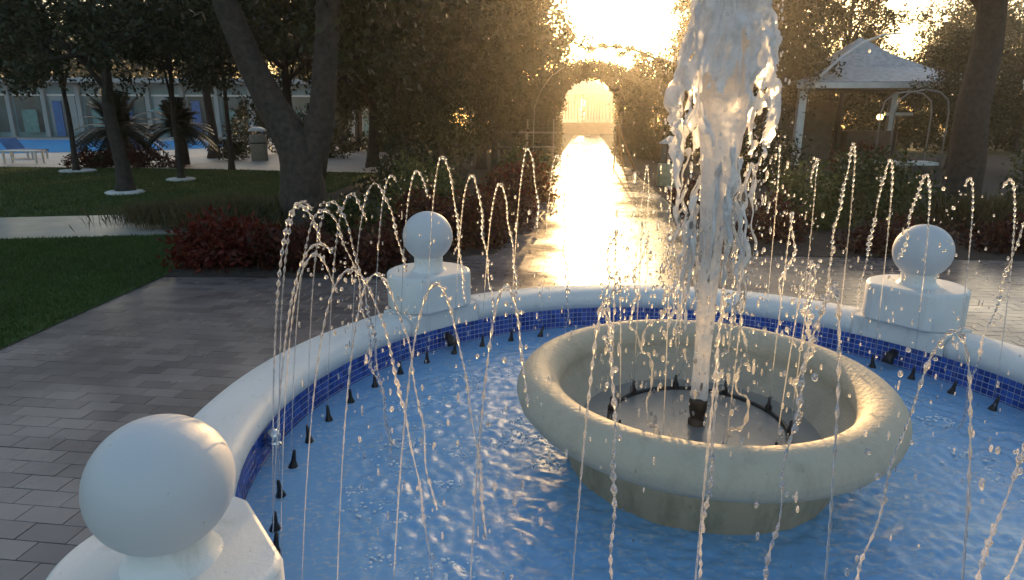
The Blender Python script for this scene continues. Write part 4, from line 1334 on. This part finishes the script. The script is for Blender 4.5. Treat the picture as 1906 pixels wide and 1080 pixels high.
# ------------------------------------------------------------------ right: gazebo, second pavilion, white frames
gz = thing('gazebo', 'garden gazebo with a pointed grey blue roof and white posts on the right', 'gazebo', (12.1, 23.0, 0), math.radians(-4))
MB().lathe([(4.45, 2.62), (4.45, 2.72), (2.4, 3.25), (1.1, 3.80), (.08, 4.40), (.001, 4.42)], 4, (0, 0, 0), PI / 4, PI / 4 + 2 * PI).build('roof', M['roof_sheet'], gz)
MB().box((0, -3.11, 2.60), (6.3, .1, .18)).build('fascia', M['white_metal'], gz)
for sx in (-2.85, 2.85):
    for sy in (-2.85, 2.85):
        MB().box((sx, sy, 1.27), (.24, .24, 2.54)).build('post', M['white_metal'], gz)
MB().box((-1.3, 1.6, 1.1), (2.6, .14, 2.2)).build('screen', M['grey_cloth'], gz)
MB().box((1.4, 1.4, .55), (1.9, .7, 1.1)).build('counter', M['brown_wall'], gz)
lmp = thing('lamp', 'small glowing yellow lamp on the white bracket inside the gazebo', 'lamp', (11.9, 20.6, 1.60))
MB().sphere((0, 0, 0), .10, 14, 8).build('bulb', M['lamp_glow'], lmp, True)
MB().box((.62, 0, .1), (.95, .08, .1)).build('bracket', M['white_metal'], lmp)
MB().box((.62, .02, -.75), (.06, .06, 1.6)).build('post', M['dark_metal'], lmp)
p2 = thing('white_pergola', 'white beamed pergola cut off by the right edge of the photo', 'pergola', (18.6, 19.2, 0), math.radians(-6))
for x in (-1.4, 1.6):
    for y in (-1.2, 1.2):
        MB().box((x, y, 1.25), (.18, .18, 2.5)).build('post', M['white_metal'], p2)
for y in (-1.2, 1.2):
    MB().box((.1, y, 2.6), (4.4, .12, .2)).build('beam', M['white_metal'], p2)
for k in range(7):
    MB().box((-1.9 + k * .66, 0, 2.78), (.08, 3.2, .14)).build('rafter', M['white_metal'], p2)
sw = thing('garden_arbour', 'white tubular garden arbour with curved tops standing between hedge and right trunk', 'arbour', (10.25, 16.0, 0), math.radians(-10))
for y in (-.5, .5):
    for x in (-.65, .65):
        MB().tube([(x, y, 0), (x, y, 1.7), (x * .9, y, 2.0), (x * .55, y, 2.2), (0, y, 2.26)], .022, 8).build('post', M['dull_metal'], sw, True)
MB().box((0, 0, .35), (1.3, .9, .08)).build('seat', M['white_metal'], sw)
MB().tube([(-2.7, -3.25, 2.66), (-2.35, -3.2, 3.0), (-1.8, -3.1, 3.5), (-1.1, -2.9, 3.95), (-.4, -2.7, 4.2), (.2, -2.6, 4.26)], [.05, .05, .045, .04, .03, .02], 8).build('curved_strut', M['white_metal'], gz, True)

# tall clipped hedges closing the garden behind the trees
def hedge(label, x0, x1, y, h, seed, n):
    R = np.random.default_rng(seed)
    t_ = thing('tall_hedge', label, 'hedge', ((x0 + x1) / 2, y, 0))
    L = (x1 - x0) / 2
    k = int(L * h * 9)
    cl = np.stack([R.uniform(-L, L, k), R.normal(0, .35, k), R.uniform(.1, h, k) + .3 * np.sin(np.arange(k))], 1)
    mb = MB(); mb.add(*leaf_cloud(n, cl, .5, .2, R))
    tag(mb.build('foliage', M['leaf_dark'], t_), kind='stuff')
    st = MB()
    for q in np.linspace(-L, L, 9):
        st.tube([(q, 0, -.05), (q + .1, 0, h * .5), (q, 0, h * .9)], [.07, .05, .02], 6)
    tag(st.build('stems', M['dark_bark'], t_, True), kind='stuff')
hedge('tall dark hedge closing the wood left of the hedge arch', -9.5, 1.25, 30.0, 3.6, 101, 26000)
hedge('tall dark hedge behind the plume, right of the hedge arch', 4.4, 10.8, 29.0, 3.9, 102, 18000)
hedge('tall dark hedge closing the view behind the gazebo', 10.8, 30, 33.0, 4.2, 103, 52000)
for x, y, sc, kd in ((-14.0, 60.5, 1.25, 'a'), (-21.5, 62.5, 1.35, 'a'), (-30, 63.5, 1.4, 'a'), (-38.5, 64.5, 1.35, 'a'), (-47, 66, 1.4, 'a')):
    dup(wood_a, (x, y, 0), RNG.uniform(0, 6), sc, 'dark tree rising behind the pool building', 'trees behind the pool building')

# scattering volume added to imitate lens glare around the low sun
hz = MB().box((0, 41, 7.4), (250, 150, 17.2)).build('glare_haze', None)
tag(hz, kind='stuff')
hm = bpy.data.materials.new('glare_veil'); hm.use_nodes = True
hn = hm.node_tree; hn.nodes.clear()
pvn = hn.nodes.new('ShaderNodeVolumePrincipled')
pvn.inputs['Color'].default_value = (1, .95, .87, 1)
pvn.inputs['Density'].default_value = .0014
pvn.inputs['Anisotropy'].default_value = .80
ho = hn.nodes.new('ShaderNodeOutputMaterial'); hn.links.new(pvn.outputs[0], ho.inputs['Volume'])
hz.data.materials.append(hm)

# labels by place for look-alikes, counted from the left of the photograph
ORD = ['leftmost', 'second', 'third', 'fourth', 'fifth', 'sixth', 'seventh', 'eighth', 'ninth', 'tenth', 'eleventh', 'twelfth', 'thirteenth', 'fourteenth', 'fifteenth', 'sixteenth', 'seventeenth', 'eighteenth']
def by_place(objs, text):
    def px(o):
        if o.type == 'MESH' and o.location.length < 1e-6:
            n_ = len(o.data.vertices); c_ = np.empty(n_ * 3); o.data.vertices.foreach_get('co', c_); c_ = c_.reshape(-1, 3)
            p_ = c_[c_[:, 2].argmax()]
        else:
            p_ = np.array(o.location)
        d_ = p_ - np.array(CAM)
        return d_[0] / max(.05, d_ @ fw)
    for k_, o in enumerate(sorted(objs, key=px)):
        o['label'] = (ORD[0] if k_ == 0 else ORD[k_] + ' from the left') + ' of ' + text
def members(g):
    return [o for o in scene.objects if o.get('group') == g]
by_place(members('jets over the near side'), 'the thin water jets arching before the stone bowl')
by_place(members('jets along the left wall'), 'the thin jets along the left mosaic wall')
by_place(members('jets before the path'), 'the thin jets before the sunlit path')
by_place(members('jets right of the plume'), 'the thin jets right of the plume')
by_place(members('jets out of the stone bowl'), 'the thick jets rising inside the stone bowl')
by_place([o for o in members('black nozzles round the basin') if o.location.x < 0], 'the black cone nozzles left of the bowl')
by_place([o for o in members('black nozzles round the basin') if o.location.x >= 0], 'the black cone nozzles right of the bowl')
by_place(members(GA), 'the dark trees massed left of the sunlit gap')
by_place(members(GB), 'the dark trees massed right of the sunlit gap')
by_place(members('trees behind the pool building'), 'the dark trees behind the pool building')
